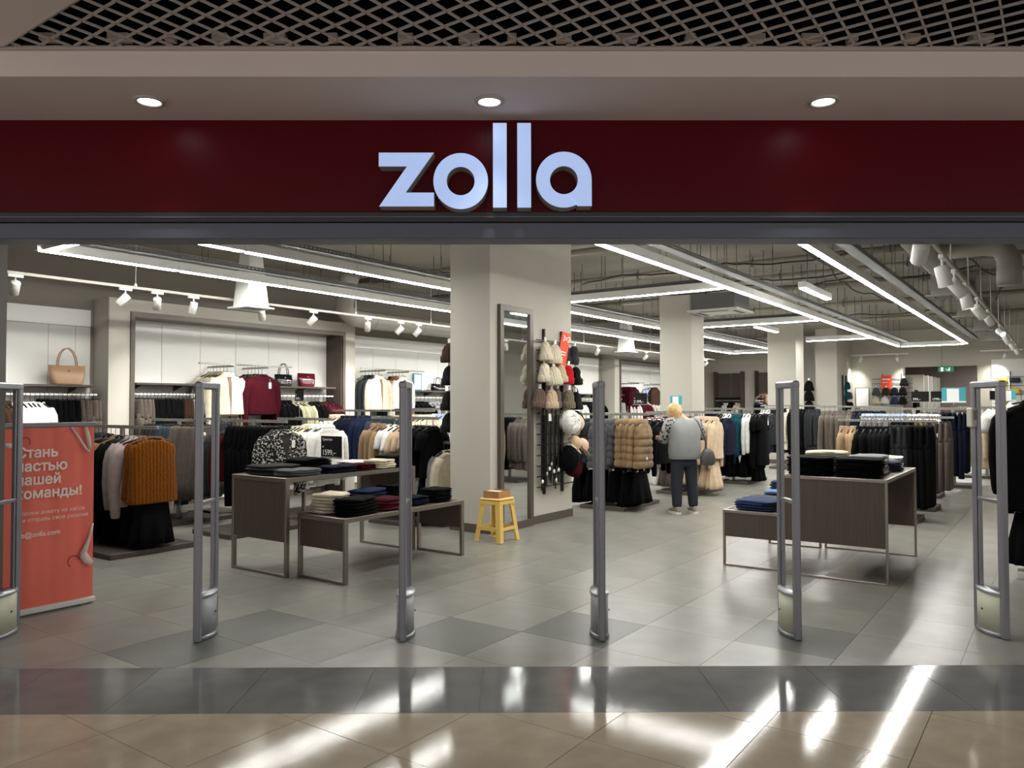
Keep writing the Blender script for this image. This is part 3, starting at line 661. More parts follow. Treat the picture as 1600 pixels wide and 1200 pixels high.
# ------------------------------------------------------------------ garments
GM = {}
def ell(z, hw, ht, n, xo=0.0, yo=0.0, amp=0.0, fr=5, ph=0.0, p=0.75):
    r = []
    for k in range(n):
        a = 2 * pi * k / n; cx, sy = cos(a), sin(a)
        x = hw * math.copysign(abs(cx) ** p, cx); y = ht * math.copysign(abs(sy) ** p, sy)
        y += amp * sin(fr * x / max(hw, 1e-3) * 2.2 + ph) * (0.4 + 0.6 * abs(sy))
        r.append((xo + x, yo + y, z))
    return r
def g_top(L_=0.66, hs=0.215, hh=0.25, ht=0.055, sleeve='long', puff=0, amp=0.008, hood=False, collar=0.045, sl=0.50, seed=0):
    rg = random.Random(seed); m = MB(); n = 22; ph = rg.random() * 6
    rows = [(-0.165, 0.05, 0.030), (-0.125, 0.070, 0.044), (-0.104 + collar * 0.3, 0.080, 0.050), (-0.106 + collar * 0.2, 0.088, 0.054), (-0.126, 0.115, 0.054), (-0.152, 0.168, 0.054), (-0.178, hs - 0.008, 0.05), (-0.20, hs + 0.006, 0.052), (-0.245, hs + 0.014, ht)]
    NR = 5
    if puff:
        z0, z1 = -0.245, -0.10 - L_; b = (z0 - z1) / puff
        for k in range(puff):
            for t in (0.12, 0.3, 0.5, 0.7, 0.88, 1.0):
                q = sin(pi * t) ** 0.6 if t < 1 else 0
                rows.append((z0 - b * (k + t), hs + (hh - hs) * (k + t) / puff + 0.013 * q, ht * 0.80 + 0.022 * q))
    else:
        for t in (0.15, 0.3, 0.45, 0.6, 0.75, 0.9, 0.97, 1.0):
            rows.append((-0.245 + (-0.10 - L_ + 0.245) * t, hs + (hh - hs) * t + (0.004 if t < 1 else -0.006), ht * (1 + 0.25 * t)))
    rings = [ell(z, hw, h2, n, 0, 0, amp * max(0, min(1, (-z - 0.2) * 3)), 4, ph) for z, hw, h2 in rows]
    for i in range(NR):
        dip = (0.03, 0.035, 0.038, 0.036, 0.012)[i] * (1.0 if collar < 0.08 else 0.5)
        rings[i] = [(x, y, z - dip * max(0.0, -y / 0.05)) for x, y, z in rings[i]]
    m.loft(rings, (True, True))
    m.front = [(z, -h2 + amp * max(0, min(1, (-z - 0.2) * 3)) * sin(ph)) for z, hw, h2 in rows[NR:]]
    if sleeve:
        long = sleeve == 'long'
        for s in (-1, 1):
            pts = [(hs - 0.035, -0.185, 0.072), (hs + 0.03, -0.27, 0.072), (hs + 0.06, -0.36, 0.066)] + ([(hs + 0.075, -0.36 - sl * 0.45, 0.058), (hs + 0.065, -0.36 - sl * 0.9, 0.05), (hs + 0.062, -0.36 - sl, 0.044), (hs + 0.060, -0.365 - sl, 0.03)] if long else [(hs + 0.068, -0.40, 0.068), (hs + 0.068, -0.405, 0.05)])
            sr = []
            for x, z, r in pts:
                k_ = 1.0
                sr.append([(s * (x + r * 0.95 * cos(2 * pi * k / 12) * k_), 0.012 * s + r * 0.72 * sin(2 * pi * k / 12) + 0.004 * sin(9 * z * k), z + r * 0.35 * cos(2 * pi * k / 12) * (1 if z > -0.3 else 0.1)) for k in range(12)])
            m.loft(sr, (True, True))
    if hood:
        m.loft([ell(-0.06, 0.05, 0.04, 14, 0, 0.02), ell(-0.075, 0.10, 0.07, 14, 0, 0.025), ell(-0.11, 0.125, 0.085, 14, 0, 0.03), ell(-0.16, 0.125, 0.08, 14, 0, 0.04), ell(-0.20, 0.08, 0.04, 14, 0, 0.05)], (True, True))
    return m
def g_trousers(L_=1.0, seed=0, wide=0.085):
    rg = random.Random(seed); m = MB(); n = 20; ph = rg.random() * 6
    m.loft([ell(z, hw, ht, n, 0, 0, 0.004, 3, ph) for z, hw, ht in ((-0.07, 0.185, 0.028), (-0.11, 0.19, 0.034), (-0.2, 0.205, 0.045), (-0.30, 0.208, 0.048), (-0.34, 0.204, 0.046))], (True, True))
    for s in (-1, 1):
        m.loft([ell(z, hw, ht, 12, s * 0.103, 0, 0.006, 2, ph + s) for z, hw, ht in ((-0.28, 0.1, 0.046), (-0.45, 0.1, 0.045), (-0.7, wide + 0.008, 0.042), (-0.07 - L_ + 0.01, wide, 0.042), (-0.07 - L_, wide - 0.006, 0.038))], (True, True))
    return m
def g_skirt(L_=0.8, flare=0.30, pl=11, seed=0):
    m = MB(); n = 66; rings = []
    for z, t in [(-0.07, 0), (-0.10, 0.03)] + [(-0.10 - L_ * k / 6, k / 6) for k in range(1, 7)]:
        r = []
        for k in range(n):
            a = 2 * pi * k / n; f = 1 + (0.16 * t) * sin(pl * a + 0.6 * t)
            r.append(((0.175 + (flare - 0.175) * t ** 0.6) * f * cos(a), (0.04 + 0.075 * t) * f * sin(a), z + 0.006 * sin(pl * a) * t))
        rings.append(r)
    return m.loft(rings, (True, True))
def garm(kind, var=0):
    k = (kind, var)
    if k in GM: return GM[k]
    s = var + 1
    m = {'sweater': lambda: g_top(0.60, 0.22, 0.255, 0.065, 'long', amp=0.008, seed=s),
         'sleeveless_vest': lambda: g_top(0.67, 0.215, 0.25, 0.055, None, amp=0.010, seed=s),
         'blouse': lambda: g_top(0.66, 0.205, 0.26, 0.05, 'long', amp=0.016, seed=s),
         'shirt': lambda: g_top(0.72, 0.215, 0.24, 0.045, 'long', amp=0.010, seed=s, collar=0.09),
         'tee': lambda: g_top(0.64, 0.215, 0.245, 0.045, 'short', amp=0.012, seed=s),
         'cardigan': lambda: g_top(0.60, 0.22, 0.26, 0.065, 'long', amp=0.008, seed=s),
         'jacket': lambda: g_top(0.60, 0.225, 0.265, 0.075, 'long', amp=0.006, seed=s, collar=0.12),
         'fur_coat': lambda: g_top(0.72, 0.23, 0.28, 0.095, 'long', amp=0.01, hood=True, seed=s),
         'coat': lambda: g_top(0.98, 0.225, 0.285, 0.075, 'long', amp=0.014, seed=s, collar=0.10, sl=0.56),
         'hoodie': lambda: g_top(0.62, 0.225, 0.255, 0.07, 'long', amp=0.010, hood=True, seed=s),
         'puffer_vest': lambda: g_top(0.66, 0.205, 0.245, 0.075, None, puff=5, amp=0.003, hood=True, seed=s),
         'puffer_jacket': lambda: g_top(0.72, 0.225, 0.26, 0.08, 'long', puff=7, amp=0.003, hood=True, seed=s),
         'dress': lambda: g_top(0.98, 0.19, 0.30, 0.055, 'short', amp=0.02, seed=s),
         'trousers': lambda: g_trousers(0.98, s), 'wide_trousers': lambda: g_trousers(0.95, s, 0.105),
         'skirt': lambda: g_skirt(0.86, 0.29, 11, s), 'short_skirt': lambda: g_skirt(0.42, 0.235, 8, s)}[kind]()
    GF[k] = getattr(m, 'front', None); m = m.mesh(kind)
    GM[k] = m; return m
GF = {}
def front_strip(o, k, w0, w1, z_to, m, name, off=0.004):
    pts = [(z, y) for z, y in GF[k] if z > z_to]
    if len(pts) < 2: return
    n = len(pts)
    MB().loft([[(-(w0 + (w1 - w0) * i / (n - 1)), y - off, z), (0, y - off - 0.003, z), (w0 + (w1 - w0) * i / (n - 1), y - off, z)] for i, (z, y) in enumerate(pts)], (False, False), False).build(name, m, o)
def detail(o, kind, var, col):
    k = (kind, var)
    if kind == 'jacket': front_strip(o, k, 0.035, 0.012, -9, mat('jacket_lining', (118, 98, 84), 0.8), 'open_front')
    elif kind in ('puffer_vest', 'puffer_jacket'): front_strip(o, k, 0.008, 0.008, -9, mat('zip_tape', (112, 92, 70), 0.6), 'zip', 0.007)
    elif kind in ('shirt', 'coat'): front_strip(o, k, 0.014, 0.014, -9, cloth(col), 'placket', 0.006)
    elif kind == 'cardigan': front_strip(o, k, 0.075, 0.012, -0.55, mat('cardigan_lining', (40, 36, 36), 0.9), 'v_neck', 0.004)
    if kind == 'jacket' and col == 'cream':
        y = GF[k][3][1]
        for s_ in (-1, 1): MB().box(s_ * 0.11 - 0.055, s_ * 0.11 + 0.055, y - 0.004, y + 0.02, -0.42, -0.29, 0.004).build('pocket', cloth(col), o)
_h = MB(); _h.tube([(0, 0, -0.10), (0, 0, -0.02)] + [(0.016 * sin(a) - 0.0, 0, 0.0 + 0.0 + 0.016 * -cos(a) + 0.004) for a in [0.6 + 0.5 * k for k in range(9)]], 0.0028, 6)
_h.tube([(-0.20, 0, -0.158), (-0.10, 0, -0.118), (0, 0, -0.098), (0.10, 0, -0.118), (0.20, 0, -0.158)], [0.008, 0.011, 0.011, 0.011, 0.008], 8); HANGER = _h.mesh('hanger')
_h = MB(); _h.tube([(0, 0, -0.06), (0, 0, -0.02)] + [(0.016 * sin(a), 0, 0.016 * -cos(a) + 0.004) for a in [0.6 + 0.5 * k for k in range(9)]], 0.0028, 6)
_h.tube([(-0.16, 0, -0.062), (0.16, 0, -0.062)], 0.006, 8)
for s in (-1, 1): _h.box(s * 0.14 - 0.015, s * 0.14 + 0.015, -0.02, 0.02, -0.10, -0.05)
CLIPH = _h.mesh('hanger')
TAGM = MB().box(-0.022, 0.022, -0.0015, 0.0015, -0.09, 0.0).box(-0.001, 0.001, -0.001, 0.001, 0, 0.05).mesh('price_tag')
DISC = MB().lathe([(0.0005, -0.008), (0.02, -0.006), (0.026, 0), (0.02, 0.006), (0.0005, 0.008)], 16).mesh('security_tag')
CLIPK = ('trousers', 'wide_trousers', 'skirt', 'short_skirt')
NOUN = {'sleeveless_vest': 'sleeveless vest', 'fur_coat': 'hooded fur coat', 'puffer_vest': 'puffer vest', 'puffer_jacket': 'puffer jacket', 'wide_trousers': 'wide trousers', 'short_skirt': 'short skirt'}
CN = dict(lightgrey='light grey', lightblue='light blue', tan='tan brown', slate='slate grey', sage='pale sage')
def hang(kind, col, p, rz, where, group, tagk=None, m=None, cname=None, var=None, pos=None, front=False):
    mm = m or cloth(col)
    var = random.randrange(3) if var is None else var
    noun = NOUN.get(kind, kind); cn = cname or CN.get(col, col)
    o = obj(kind, garm(kind, var), mm, None, p, (0 if front else random.uniform(-.02, .02), 0, rz)); o.scale = (random.uniform(0.94, 1.06), 1.0, random.uniform(0.93, 1.06))
    tag(o, '%s%s %s%s on %s' % (pos[0] + ' ' if pos else '', cn, noun, ' ' + pos[1] if pos else '', where.replace('the rack', 'rack', 1)), noun.split()[-1] if noun != 'sleeveless vest' else 'vest', group)
    if front: detail(o, kind, var, col)
    obj('hanger', CLIPH if kind in CLIPK else HANGER, M_HANG, o)
    if tagk == 'tag': obj('price_tag', TAGM, M_TAGW, o, (0.09, -0.075, -0.22))
    if tagk == 'disc': obj('security_tag', DISC, M_TAGW, o, (-0.06, -0.085, -0.62 if kind not in CLIPK else -0.17), (pi / 2, 0, 0))
    return o
COUNT = [0]
def run(u, v_far, z, L_, items, where, group, axis='v', flip=False):
    """hang items from the far end to the near end of a rail; items = (count, kind, colour[, material, colour name, tag])"""
    tot = sum(i[0] for i in items); k = 0; seen_k = {}
    names_ = [(it[1], it[4] if len(it) > 4 and it[4] else it[2]) for it in items for q in range(it[0])]
    for it in items:
        for q in range(it[0]):
            t = (k + 0.5) / tot; k += 1
            last = k == tot; key = names_[k - 1]; seen_k[key] = seen_k.get(key, 0) + 1; nn = names_.count(key)
            ps_ = None if nn == 1 else ((ordn[nn - seen_k[key]], 'from front') if axis == 'v' else (ordn[seen_k[key] - 1], 'from left'))
            j = 0 if last else random.uniform(-0.10, 0.10)
            if axis == 'v': p = S(u, v_far - L_ * t, z); rz = RZ + j
            else: p = S(u + L_ * t, v_far, z); rz = RZ - pi / 2 + j
            tg = it[5] if len(it) > 5 and q == it[0] - 1 else None
            p = p + Vector((0, 0, 0)); hang(it[1], it[2], p, rz, where, group, tg, it[3] if len(it) > 3 else None, it[4] if len(it) > 4 else None, None, ps_, last or q == it[0] - 1)
            COUNT[0] += 1
def tee_rack(u, v0, v1, z, where, second=None, base=(1.15, 0.72), low=None):
    """floor rack: a wooden base plate with one or two posts, each carrying a rail along D2"""
    vc = (v0 + v1) / 2
    r = empty('garment_rack', S(u, vc), RZ, None, 'garment rack', 'floor garment racks'); tag(r, where)
    uo = 0.0 if second is None else second / 2
    MB().box(uo - base[0] / 2, uo + base[0] / 2, -base[1] / 2, base[1] / 2, 0.0, 0.055, 0.004).build('base_plate', M_WOODB, r)
    for du in ([0.0] if second is None else [0.0, second]):
        MB().box(du - 0.012, du + 0.012, -0.028, 0.028, 0.055, z - 0.012).build('post', M_RAIL, r)
        MB().box(du - 0.012, du + 0.012, v0 - vc - 0.04, v1 - vc + 0.04, z - 0.014, z + 0.018, 0.003).build('rail', M_RAIL, r)
        nt_ = MB(); k = v0 - vc
        while k < v1 - vc: nt_.box(du - 0.0135, du + 0.0135, k, k + 0.012, z + 0.005, z + 0.021); k += 0.04
        nt_.build('rail_notches', M_GALV, r)
    if low:
        MB().box(-0.011, 0.011, v0 - vc, v1 - vc, low - 0.012, low + 0.012, 0.003).build('lower_rail', M_RAIL, r)
    return r
def rackrow(u, v0, L_, z, items, where, label, second=None, low=None, low_items=None, base=(1.15, 0.72), items2=None, where2=None):
    tee_rack(u, v0, v0 + L_, z, label, second, base, low)
    run(u, v0 + L_, z, L_, items, where, 'garments on ' + where)
    if low: run(u, v0 + L_, low, L_, low_items, 'lower rail, ' + where.replace('the ', '', 1), 'lower garments on ' + where)
    if items2: run(u + second, v0 + L_, z, L_, items2, where2, 'garments on ' + where2)
# left side racks
rackrow(4.30, 7.50, 1.30, 1.265, [(4, 'coat', 'charcoal'), (2, 'sweater', 'black'), (1, 'sweater', 'tan'), (2, 'cardigan', 'black'), (3, 'blouse', 'lilac', None, 'pale lilac grey', 'disc'), (1, 'sleeveless_vest', 'mustard', knit('mustard'), 'mustard cable knit'), (1, 'sleeveless_vest', 'mustard', knit('mustard'), 'mustard cable knit')],
        'the rack right of the coral banner', 'garment rack with a mustard vest in front, right of the coral banner', low=0.62, low_items=[(3, 'short_skirt', 'taupe'), (7, 'short_skirt', 'black')], base=(0.9, 1.3))
rackrow(5.66, 8.72, 1.20, 1.30, [(4, 'trousers', 'charcoal'), (4, 'trousers', 'slate'), (7, 'skirt', 'taupe', None, 'taupe pleated', 'disc')], 'the rack behind the mustard vest', 'garment rack of pleated skirts behind the mustard vest')
rackrow(6.32, 9.05, 0.85, 1.30, [(3, 'shirt', 'charcoal'), (2, 'shirt', 'white'), (4, 'jacket', 'charcoal'), (2, 'sweater', 'burgundy')], 'the rack behind the second security gate', 'garment rack of dark jackets against the wall niche, seen past the grey gate', base=(0.5, 0.6))
rackrow(5.78, 7.35, 1.15, 1.30, [(2, 'jacket', 'charcoal'), (1, 'sweater', 'burgundy'), (9, 'trousers', 'black'), (1, 'cardigan', 'black', M_LEOP, 'black and white leopard'), (1, 'cardigan', 'black', M_LEOP, 'black and white leopard', 'tag')], 'the rack behind the left table', 'garment rack with leopard cardigans behind the left display table')
rackrow(6.98, 7.95, 1.05, 1.30, [(4, 'sweater', 'black'), (3, 'sweater', 'cream'), (2, 'fur_coat', 'cream'), (3, 'fur_coat', 'white', None, 'off white')], 'the rack behind the 1599 sign', 'garment rack of pale hooded coats behind the black price sign')
rackrow(8.70, 8.55, 1.35, 1.40, [(3, 'fur_coat', 'cream'), (4, 'shirt', 'navy'), (3, 'shirt', 'blue', None, 'dark blue'), (3, 'shirt', 'slate', None, 'slate blue', 'tag')], 'the long rack before the wall niche end', 'long garment rack of dark blue shirts before the end of the wall niche', base=(0.6, 0.9))
rackrow(9.15, 8.05, 0.85, 1.40, [(4, 'shirt', 'beige'), (2, 'puffer_jacket', 'beige'), (2, 'puffer_jacket', 'cream', None, 'cream quilted')], 'the rack with cream puffers at its end', 'garment rack ending in cream quilted puffers', base=(0.6, 0.7))
rackrow(7.24, 6.32, 1.08, 1.325, [(3, 'coat', 'camel', None, 'yellowish camel'), (2, 'tee', 'white'), (3, 'tee', 'beige'), (3, 'tee', 'black')], 'the rack left of the mirror column', 'garment rack with black tees left of the mirror column', low=0.66, low_items=[(5, 'short_skirt', 'black')], base=(0.5, 0.75))
rackrow(9.70, 7.65, 1.30, 1.42, [(4, 'jacket', 'navy'), (5, 'shirt', 'lightblue'), (3, 'shirt', 'white')], 'the far rack half hidden by the mirror column', 'garment rack of light blue shirts half hidden behind the mirror column')
rackrow(7.40, 6.22, 0.28, 1.02, [(2, 'blouse', 'lightgrey'), (1, 'blouse', 'cream')], 'the low arm beside the column', 'short low garment stand against the left side of the mirror column', base=(0.3, 0.3))
# middle racks beyond the column
rackrow(9.99, 4.80, 1.15, 1.35, [(3, 'puffer_vest', 'charcoal'), (4, 'puffer_vest', 'grey'), (3, 'puffer_vest', 'camel'), (1, 'puffer_vest', 'camel', None, None, 'disc')], 'the rack beyond the mirror column', 'garment rack of quilted puffer vests beyond the mirror column', second=0.62, low=0.60, low_items=[(6, 'short_skirt', 'black')],
        items2=[(5, 'shirt', 'charcoal'), (5, 'sweater', 'black')], where2='the rear rail behind the puffer vests')
rackrow(12.28, 4.62, 1.25, 1.355, [(4, 'blouse', 'white', M_STRIPE, 'burgundy striped'), (6, 'tee', 'black', None, None, 'tag'), (4, 'hoodie', 'beige')], 'the rack in front of the woman', 'garment rack of beige hoodies in front of the woman', second=0.62, low=0.66, low_items=[(2, 'short_skirt', 'white'), (3, 'short_skirt', 'taupe'), (4, 'short_skirt', 'beige')],
        items2=[(6, 'shirt', 'charcoal'), (5, 'sweater', 'navy')], where2='the rear rail behind the beige hoodies')
rackrow(14.50, 4.56, 1.20, 1.40, [(2, 'trousers', 'charcoal'), (2, 'trousers', 'navy'), (2, 'dress', 'black'), (2, 'blouse', 'white'), (3, 'blouse', 'teal'), (2, 'blouse', 'white'), (3, 'dress', 'black', None, None, 'tag')], 'the rack with teal blouses', 'garment rack with teal blouses past the second column', second=0.62, low=0.62, low_items=[(5, 'short_skirt', 'black')],
        items2=[(5, 'shirt', 'grey'), (6, 'sweater', 'charcoal')], where2='the rear rail behind the teal blouses')
rackrow(18.45, 4.55, 1.30, 1.45, [(3, 'blouse', 'white'), (5, 'trousers', 'charcoal'), (1, 'coat', 'cream'), (5, 'coat', 'black'), (4, 'coat', 'charcoal')], 'the rack before the third column', 'garment rack of long dark coats before the third column', base=(0.7, 0.8))
# right racks
rackrow(11.10, 1.36, 1.10, 1.275, [(3, 'coat', 'camel'), (6, 'coat', 'black'), (3, 'trousers', 'charcoal'), (4, 'trousers', 'black', None, None, 'disc')], 'the rack behind the right table', 'garment rack of black coats behind the right display table', base=(0.6, 0.8))
rackrow(12.42, 1.30, 1.15, 1.30, [(5, 'coat', 'taupe'), (4, 'trousers', 'black'), (2, 'wide_trousers', 'tan'), (4, 'wide_trousers', 'taupe', None, 'taupe brown')], 'the second rack behind the right table', 'garment rack ending in brown trousers, behind the black coats', base=(0.6, 0.8))
rackrow(14.15, 1.24, 1.55, 1.41, [(9, 'shirt', 'lightblue'), (6, 'shirt', 'white'), (5, 'trousers', 'navy')], 'the rack of light shirts and navy trousers', 'garment rack of pale shirts ending in navy trousers', base=(0.6, 0.8))
rackrow(16.1, 1.10, 1.10, 1.41, [(5, 'shirt', 'slate'), (1, 'coat', 'white'), (4, 'coat', 'beige', None, 'greyish beige')], 'the rack of beige coats at the far right', 'garment rack of beige coats seen through the right gate', base=(0.6, 0.8))
rackrow(15.4, 2.65, 1.10, 1.44, [(6, 'coat', 'taupe'), (6, 'shirt', 'navy')], 'the rack of taupe coats in the aisle', 'garment rack of taupe coats right of the long dark coats', base=(0.6, 0.8))
rackrow(18.4, 0.85, 0.9, 1.42, [(3, 'sweater', 'black'), (4, 'blouse', 'brown', M_STRIPE2, 'brown and white striped'), (3, 'jacket', 'charcoal')], 'the far right rack of striped tops', 'garment rack of striped tops far behind the right gate', base=(0.6, 0.8))
# rack at the right edge, its garments face the entrance
re_ = empty('garment_rack', S(8.05, 0.26), RZ - pi / 2, 'garment rack of black clothes at the right edge of the photo', 'garment rack', 'floor garment racks')
MB().box(-0.10, 0.6, -0.1, 0.9, 0, 0.06, 0.004).build('base_plate', M_WHITEM, re_); MB().box(-0.02, 0.02, 0.36, 0.40, 0.06, 1.60).build('post', M_RAIL, re_); MB().box(-0.012, 0.012, -0.08, 0.85, 1.585, 1.613).build('rail', M_RAIL, re_)
MB().box(-0.12, 0.30, 0.10, 0.34, 0.30, 0.55, 0.01).build('side_panel', wood('tan_panel', (150, 128, 108)), re_)
for k, (kd, cl, nm) in enumerate((('coat', 'charcoal', 'charcoal'), ('tee', 'white', 'white'), ('coat', 'black', 'black'), ('coat', 'black', 'black'))):
    hang(kd, cl, S(8.62 - 0.19 * k, 0.22 + (0.10 if kd == 'tee' else 0), 1.60), RZ - pi / 2, 'the rack at the right edge of the photo', 'garments on the right edge rack', 'tag' if k == 3 else None, None, None, None, (('second', 'first')[k - 2], 'from front') if k > 1 else None)
hang('short_skirt', 'black', S(8.09, 0.20, 0.62), RZ - pi / 2, 'the lower hook at the right edge of the photo', 'lower garment on the right edge rack')

# left wall shelves, rails and what they carry
def wall_unit(u0, u1, zs, zr, label, shelf=True):
    o = empty('wall_shelf', S(u0, VW - 0.03), RZ, label, 'wall shelf', 'shelves along the left wall'); L_ = u1 - u0
    if shelf: MB().box(0, L_, -0.34, 0, zs - 0.03, zs, 0.003).build('board', M_WOODB, o)
    k = 0.12
    while k < L_:
        MB().add([(k + dx, y, z) for dx in (-0.006, 0.006) for y, z in ((0, zs - 0.03), (-0.25, zs - 0.03), (0, zs - 0.11))], [(0, 1, 2), (5, 4, 3), (0, 3, 4, 1), (1, 4, 5, 2), (2, 5, 3, 0)]).build('bracket', M_DARKF, o); k += 0.61
    MB().box(0, L_, -0.275, -0.25, zr - 0.012, zr + 0.014, 0.003).build('rail', M_WHITEM, o)
    for k in (0.15, L_ - 0.15): MB().box(k - 0.01, k + 0.01, -0.26, 0, zr - 0.008, zr + 0.008).build('rail_arm', M_DARKF, o)
wall_unit(3.45, 5.02, 1.755, 1.63, 'brown wall shelf carrying the beige tote, with a garment rail below')
wall_unit(5.50, 6.66, 1.80, 1.645, 'brown shelf at the near end of the framed wall niche')
wall_unit(7.70, 8.98, 1.795, 1.64, 'brown shelf in the wall niche carrying two patent handbags')
wall_unit(10.85, 12.6, 1.77, 1.63, 'shelf beside the poster past the wall niche')
wall_unit(14.5, 18.4, 1.77, 1.63, 'long shelf on the far left wall seen right of the mirror column')
wall_unit(19.4, 23.1, 1.77, 1.63, 'shelf in the far wall niche')
VR = VW - 0.30
run(3.45, VR, 1.63, 1.55, [(4, 'shirt', 'brown'), (6, 'shirt', 'brown'), (7, 'sweater', 'white'), (7, 'trousers', 'black'), (5, 'trousers', 'taupe')], 'the wall rail under the beige tote', 'garments under the beige tote', 'u')
run(5.50, VR, 1.645, 1.16, [(4, 'trousers', 'taupe'), (8, 'trousers', 'black'), (3, 'trousers', 'brown'), (3, 'trousers', 'lightgrey'), (4, 'trousers', 'black')], 'the niche rail near the banner', 'garments at the near end of the wall niche', 'u')
run(7.72, VR, 1.64, 1.24, [(4, 'jacket', 'black'), (4, 'sweater', 'sage'), (3, 'sweater', 'black'), (4, 'sweater', 'burgundy')], 'the niche rail under the patent handbags', 'garments under the patent handbags', 'u')
run(10.88, VR, 1.63, 1.5, [(4, 'coat', 'black'), (4, 'coat', 'lightgrey'), (5, 'coat', 'black')], 'the wall rail past the niche', 'garments on the wall rail past the niche', 'u')
run(14.6, VR, 1.63, 3.6, [(4, 'sweater', 'white'), (5, 'jacket', 'charcoal'), (4, 'shirt', 'white'), (5, 'jacket', 'black')], 'the far left wall rail', 'garments on the far left wall rail', 'u')
run(19.5, VR, 1.63, 3.4, [(4, 'shirt', 'white'), (4, 'shirt', 'burgundy'), (6, 'shirt', 'white', M_STRIPE2, 'brown striped'), (4, 'coat', 'brown')], 'the rail in the far wall niche', 'garments in the far wall niche', 'u')
def faceout(u, n_, kind, col, z, where, m=None, cname=None, mixed=None, tagk=None, v0=10.28, sp=0.085):
    o = empty('faceout_arm', S(u, VW - 0.03, z), RZ, 'steel display arm holding clothes of ' + where, 'display arm', 'display arms on the left wall')
    MB().box(-0.011, 0.011, -sp * n_ - 0.22, 0, -0.014, 0.014, 0.003).build('arm', M_RAIL, o); MB().box(-0.5, 0.5, -sp * n_ - 0.14, -sp * n_ - 0.11, 0.014, 0.036).build('cross_bar', M_RAIL, o)
    for k in range(n_):
        c = (mixed[k] if mixed else col)
        hang(kind, c, S(u, v0 - sp * k, z), RZ + (0 if k == n_ - 1 else random.uniform(-.06, .06)), where, 'clothes of ' + where, tagk if k == n_ - 1 else None, m if not mixed else None, cname if not mixed else None, None, (ordn[n_ - 1 - k], 'from front') if not mixed or mixed.count(c) > 1 else None, k == n_ - 1)
faceout(6.78, 5, 'jacket', 'cream', 2.06, 'the upper arm left of burgundy sweaters', None, 'cream shearling')
faceout(7.38, 5, 'sweater', 'burgundy', 2.06, 'the upper arm beside the patent handbags', tagk='tag')
faceout(9.85, 5, 'jacket', 'slate', 2.10, 'the upper arm with the pocketed jacket', mixed=['sage', 'slate', 'charcoal', 'slate', 'cream'])
faceout(10.55, 4, 'jacket', 'white', 2.10, 'the upper arm next to the poster', mixed=['brown', 'orange', 'orange', 'white'])
faceout(16.6, 4, 'jacket', 'charcoal', 2.08, 'the far upper arm of dark jackets')
faceout(19.9, 5, 'sweater', 'burgundy', 2.08, 'the upper arm in the far niche, near end')
faceout(21.5, 4, 'shirt', 'lightblue', 2.08, 'the upper arm in the far niche, middle', mixed=['lightblue', 'lightblue', 'brown', 'brown'])
# back wall dark closets between the far left corner and the pier
for k, (v0, v1) in enumerate(((8.85, 9.75), (7.05, 8.35))):
    o = empty('wardrobe_bay', S(UB, v0), RZ, 'dark wooden wall bay with shelf at the back, %s of the two' % ('left', 'right')[k], 'wall bay', 'dark wooden wall bays')
    MB().box(-0.03, 0, 0, v1 - v0, 0.1, 2.55).build('back_panel', M_WOOD, o); MB().box(-0.4, -0.03, -0.03, 0, 0, 2.6).build('side_panel', M_WOOD, o); MB().box(-0.4, -0.03, v1 - v0, v1 - v0 + 0.03, 0, 2.6).build('side_panel', M_WOOD, o)
    MB().box(-0.4, 0, 0, v1 - v0, 1.72, 1.75).build('shelf', M_WOODB, o); MB().box(-0.26, -0.235, 0, v1 - v0, 1.60, 1.625).build('rail', M_RAIL, o)
    MB().box(-0.035, -0.028, (v1 - v0) / 2 - 0.01, (v1 - v0) / 2 + 0.01, 1.75, 2.55).build('joint_strip', M_STEEL, o)
    run(UB - 0.25, v1 - 0.05, 1.612, v1 - v0 - 0.1, [(3, 'jacket', 'charcoal'), (2, 'shirt', 'white'), (3, 'jacket', 'black'), (2, 'shirt', 'cream')], 'the rail in the %s dark back bay' % ('left', 'right')[k], 'garments in the %s dark back bay' % ('left', 'right')[k])

# ------------------------------------------------------------------ display tables
def table(u0, u1, v0, v1, h, zp, label, tb=0.04, panels=('near', 'far')):
    t = empty('display_table', S(u0, v0), RZ, label, 'display table', 'nesting display tables'); L_, W = u1 - u0, v1 - v0
    for x in (0, L_ - tb):
        for y in (0, W - tb * 0.7): MB().box(x, x + tb, y, y + tb * 0.7, 0, h - tb, 0.002).build('leg', M_STEEL, t)
        MB().box(x, x + tb, tb * 0.7, W - tb * 0.7, 0, tb * 0.55, 0.002).build('floor_rail', M_STEEL, t)
        MB().box(x, x + tb, 0, W, h - tb, h, 0.002).build('top_rail', M_STEEL, t)
    for y in (0, W - tb * 0.7): MB().box(tb, L_ - tb, y, y + tb * 0.7, h - tb, h, 0.002).build('top_rail', M_STEEL, t)
    MB().box(tb, L_ - tb, tb * 0.7, W - tb * 0.7, h - 0.045, h - 0.006).build('top_board', M_WOOD, t)
    if 'near' in panels: MB().box(0.004, 0.026, tb * 0.7, W - tb * 0.7, zp, h - tb).build('end_panel', M_WOOD, t)
    if 'far' in panels: MB().box(L_ - 0.026, L_ - 0.004, tb * 0.7, W - tb * 0.7, zp, h - tb).build('end_panel', M_WOOD, t)
    return t
table(4.34, 5.98, 5.50, 6.28, 0.86, 0.305, 'tall dark wood display table with steel frame on the left')
table(4.45, 6.02, 4.88, 5.48, 0.55, 0.275, 'low dark wood display table in front of the tall one on the left')
table(7.00, 8.52, 1.20, 2.06, 0.87, 0.30, 'tall dark wood display table with black folded piles on the right', 0.028)
table(7.06, 8.45, 2.08, 2.62, 0.515, 0.27, 'low dark wood display table with folded jeans on the right', 0.028)
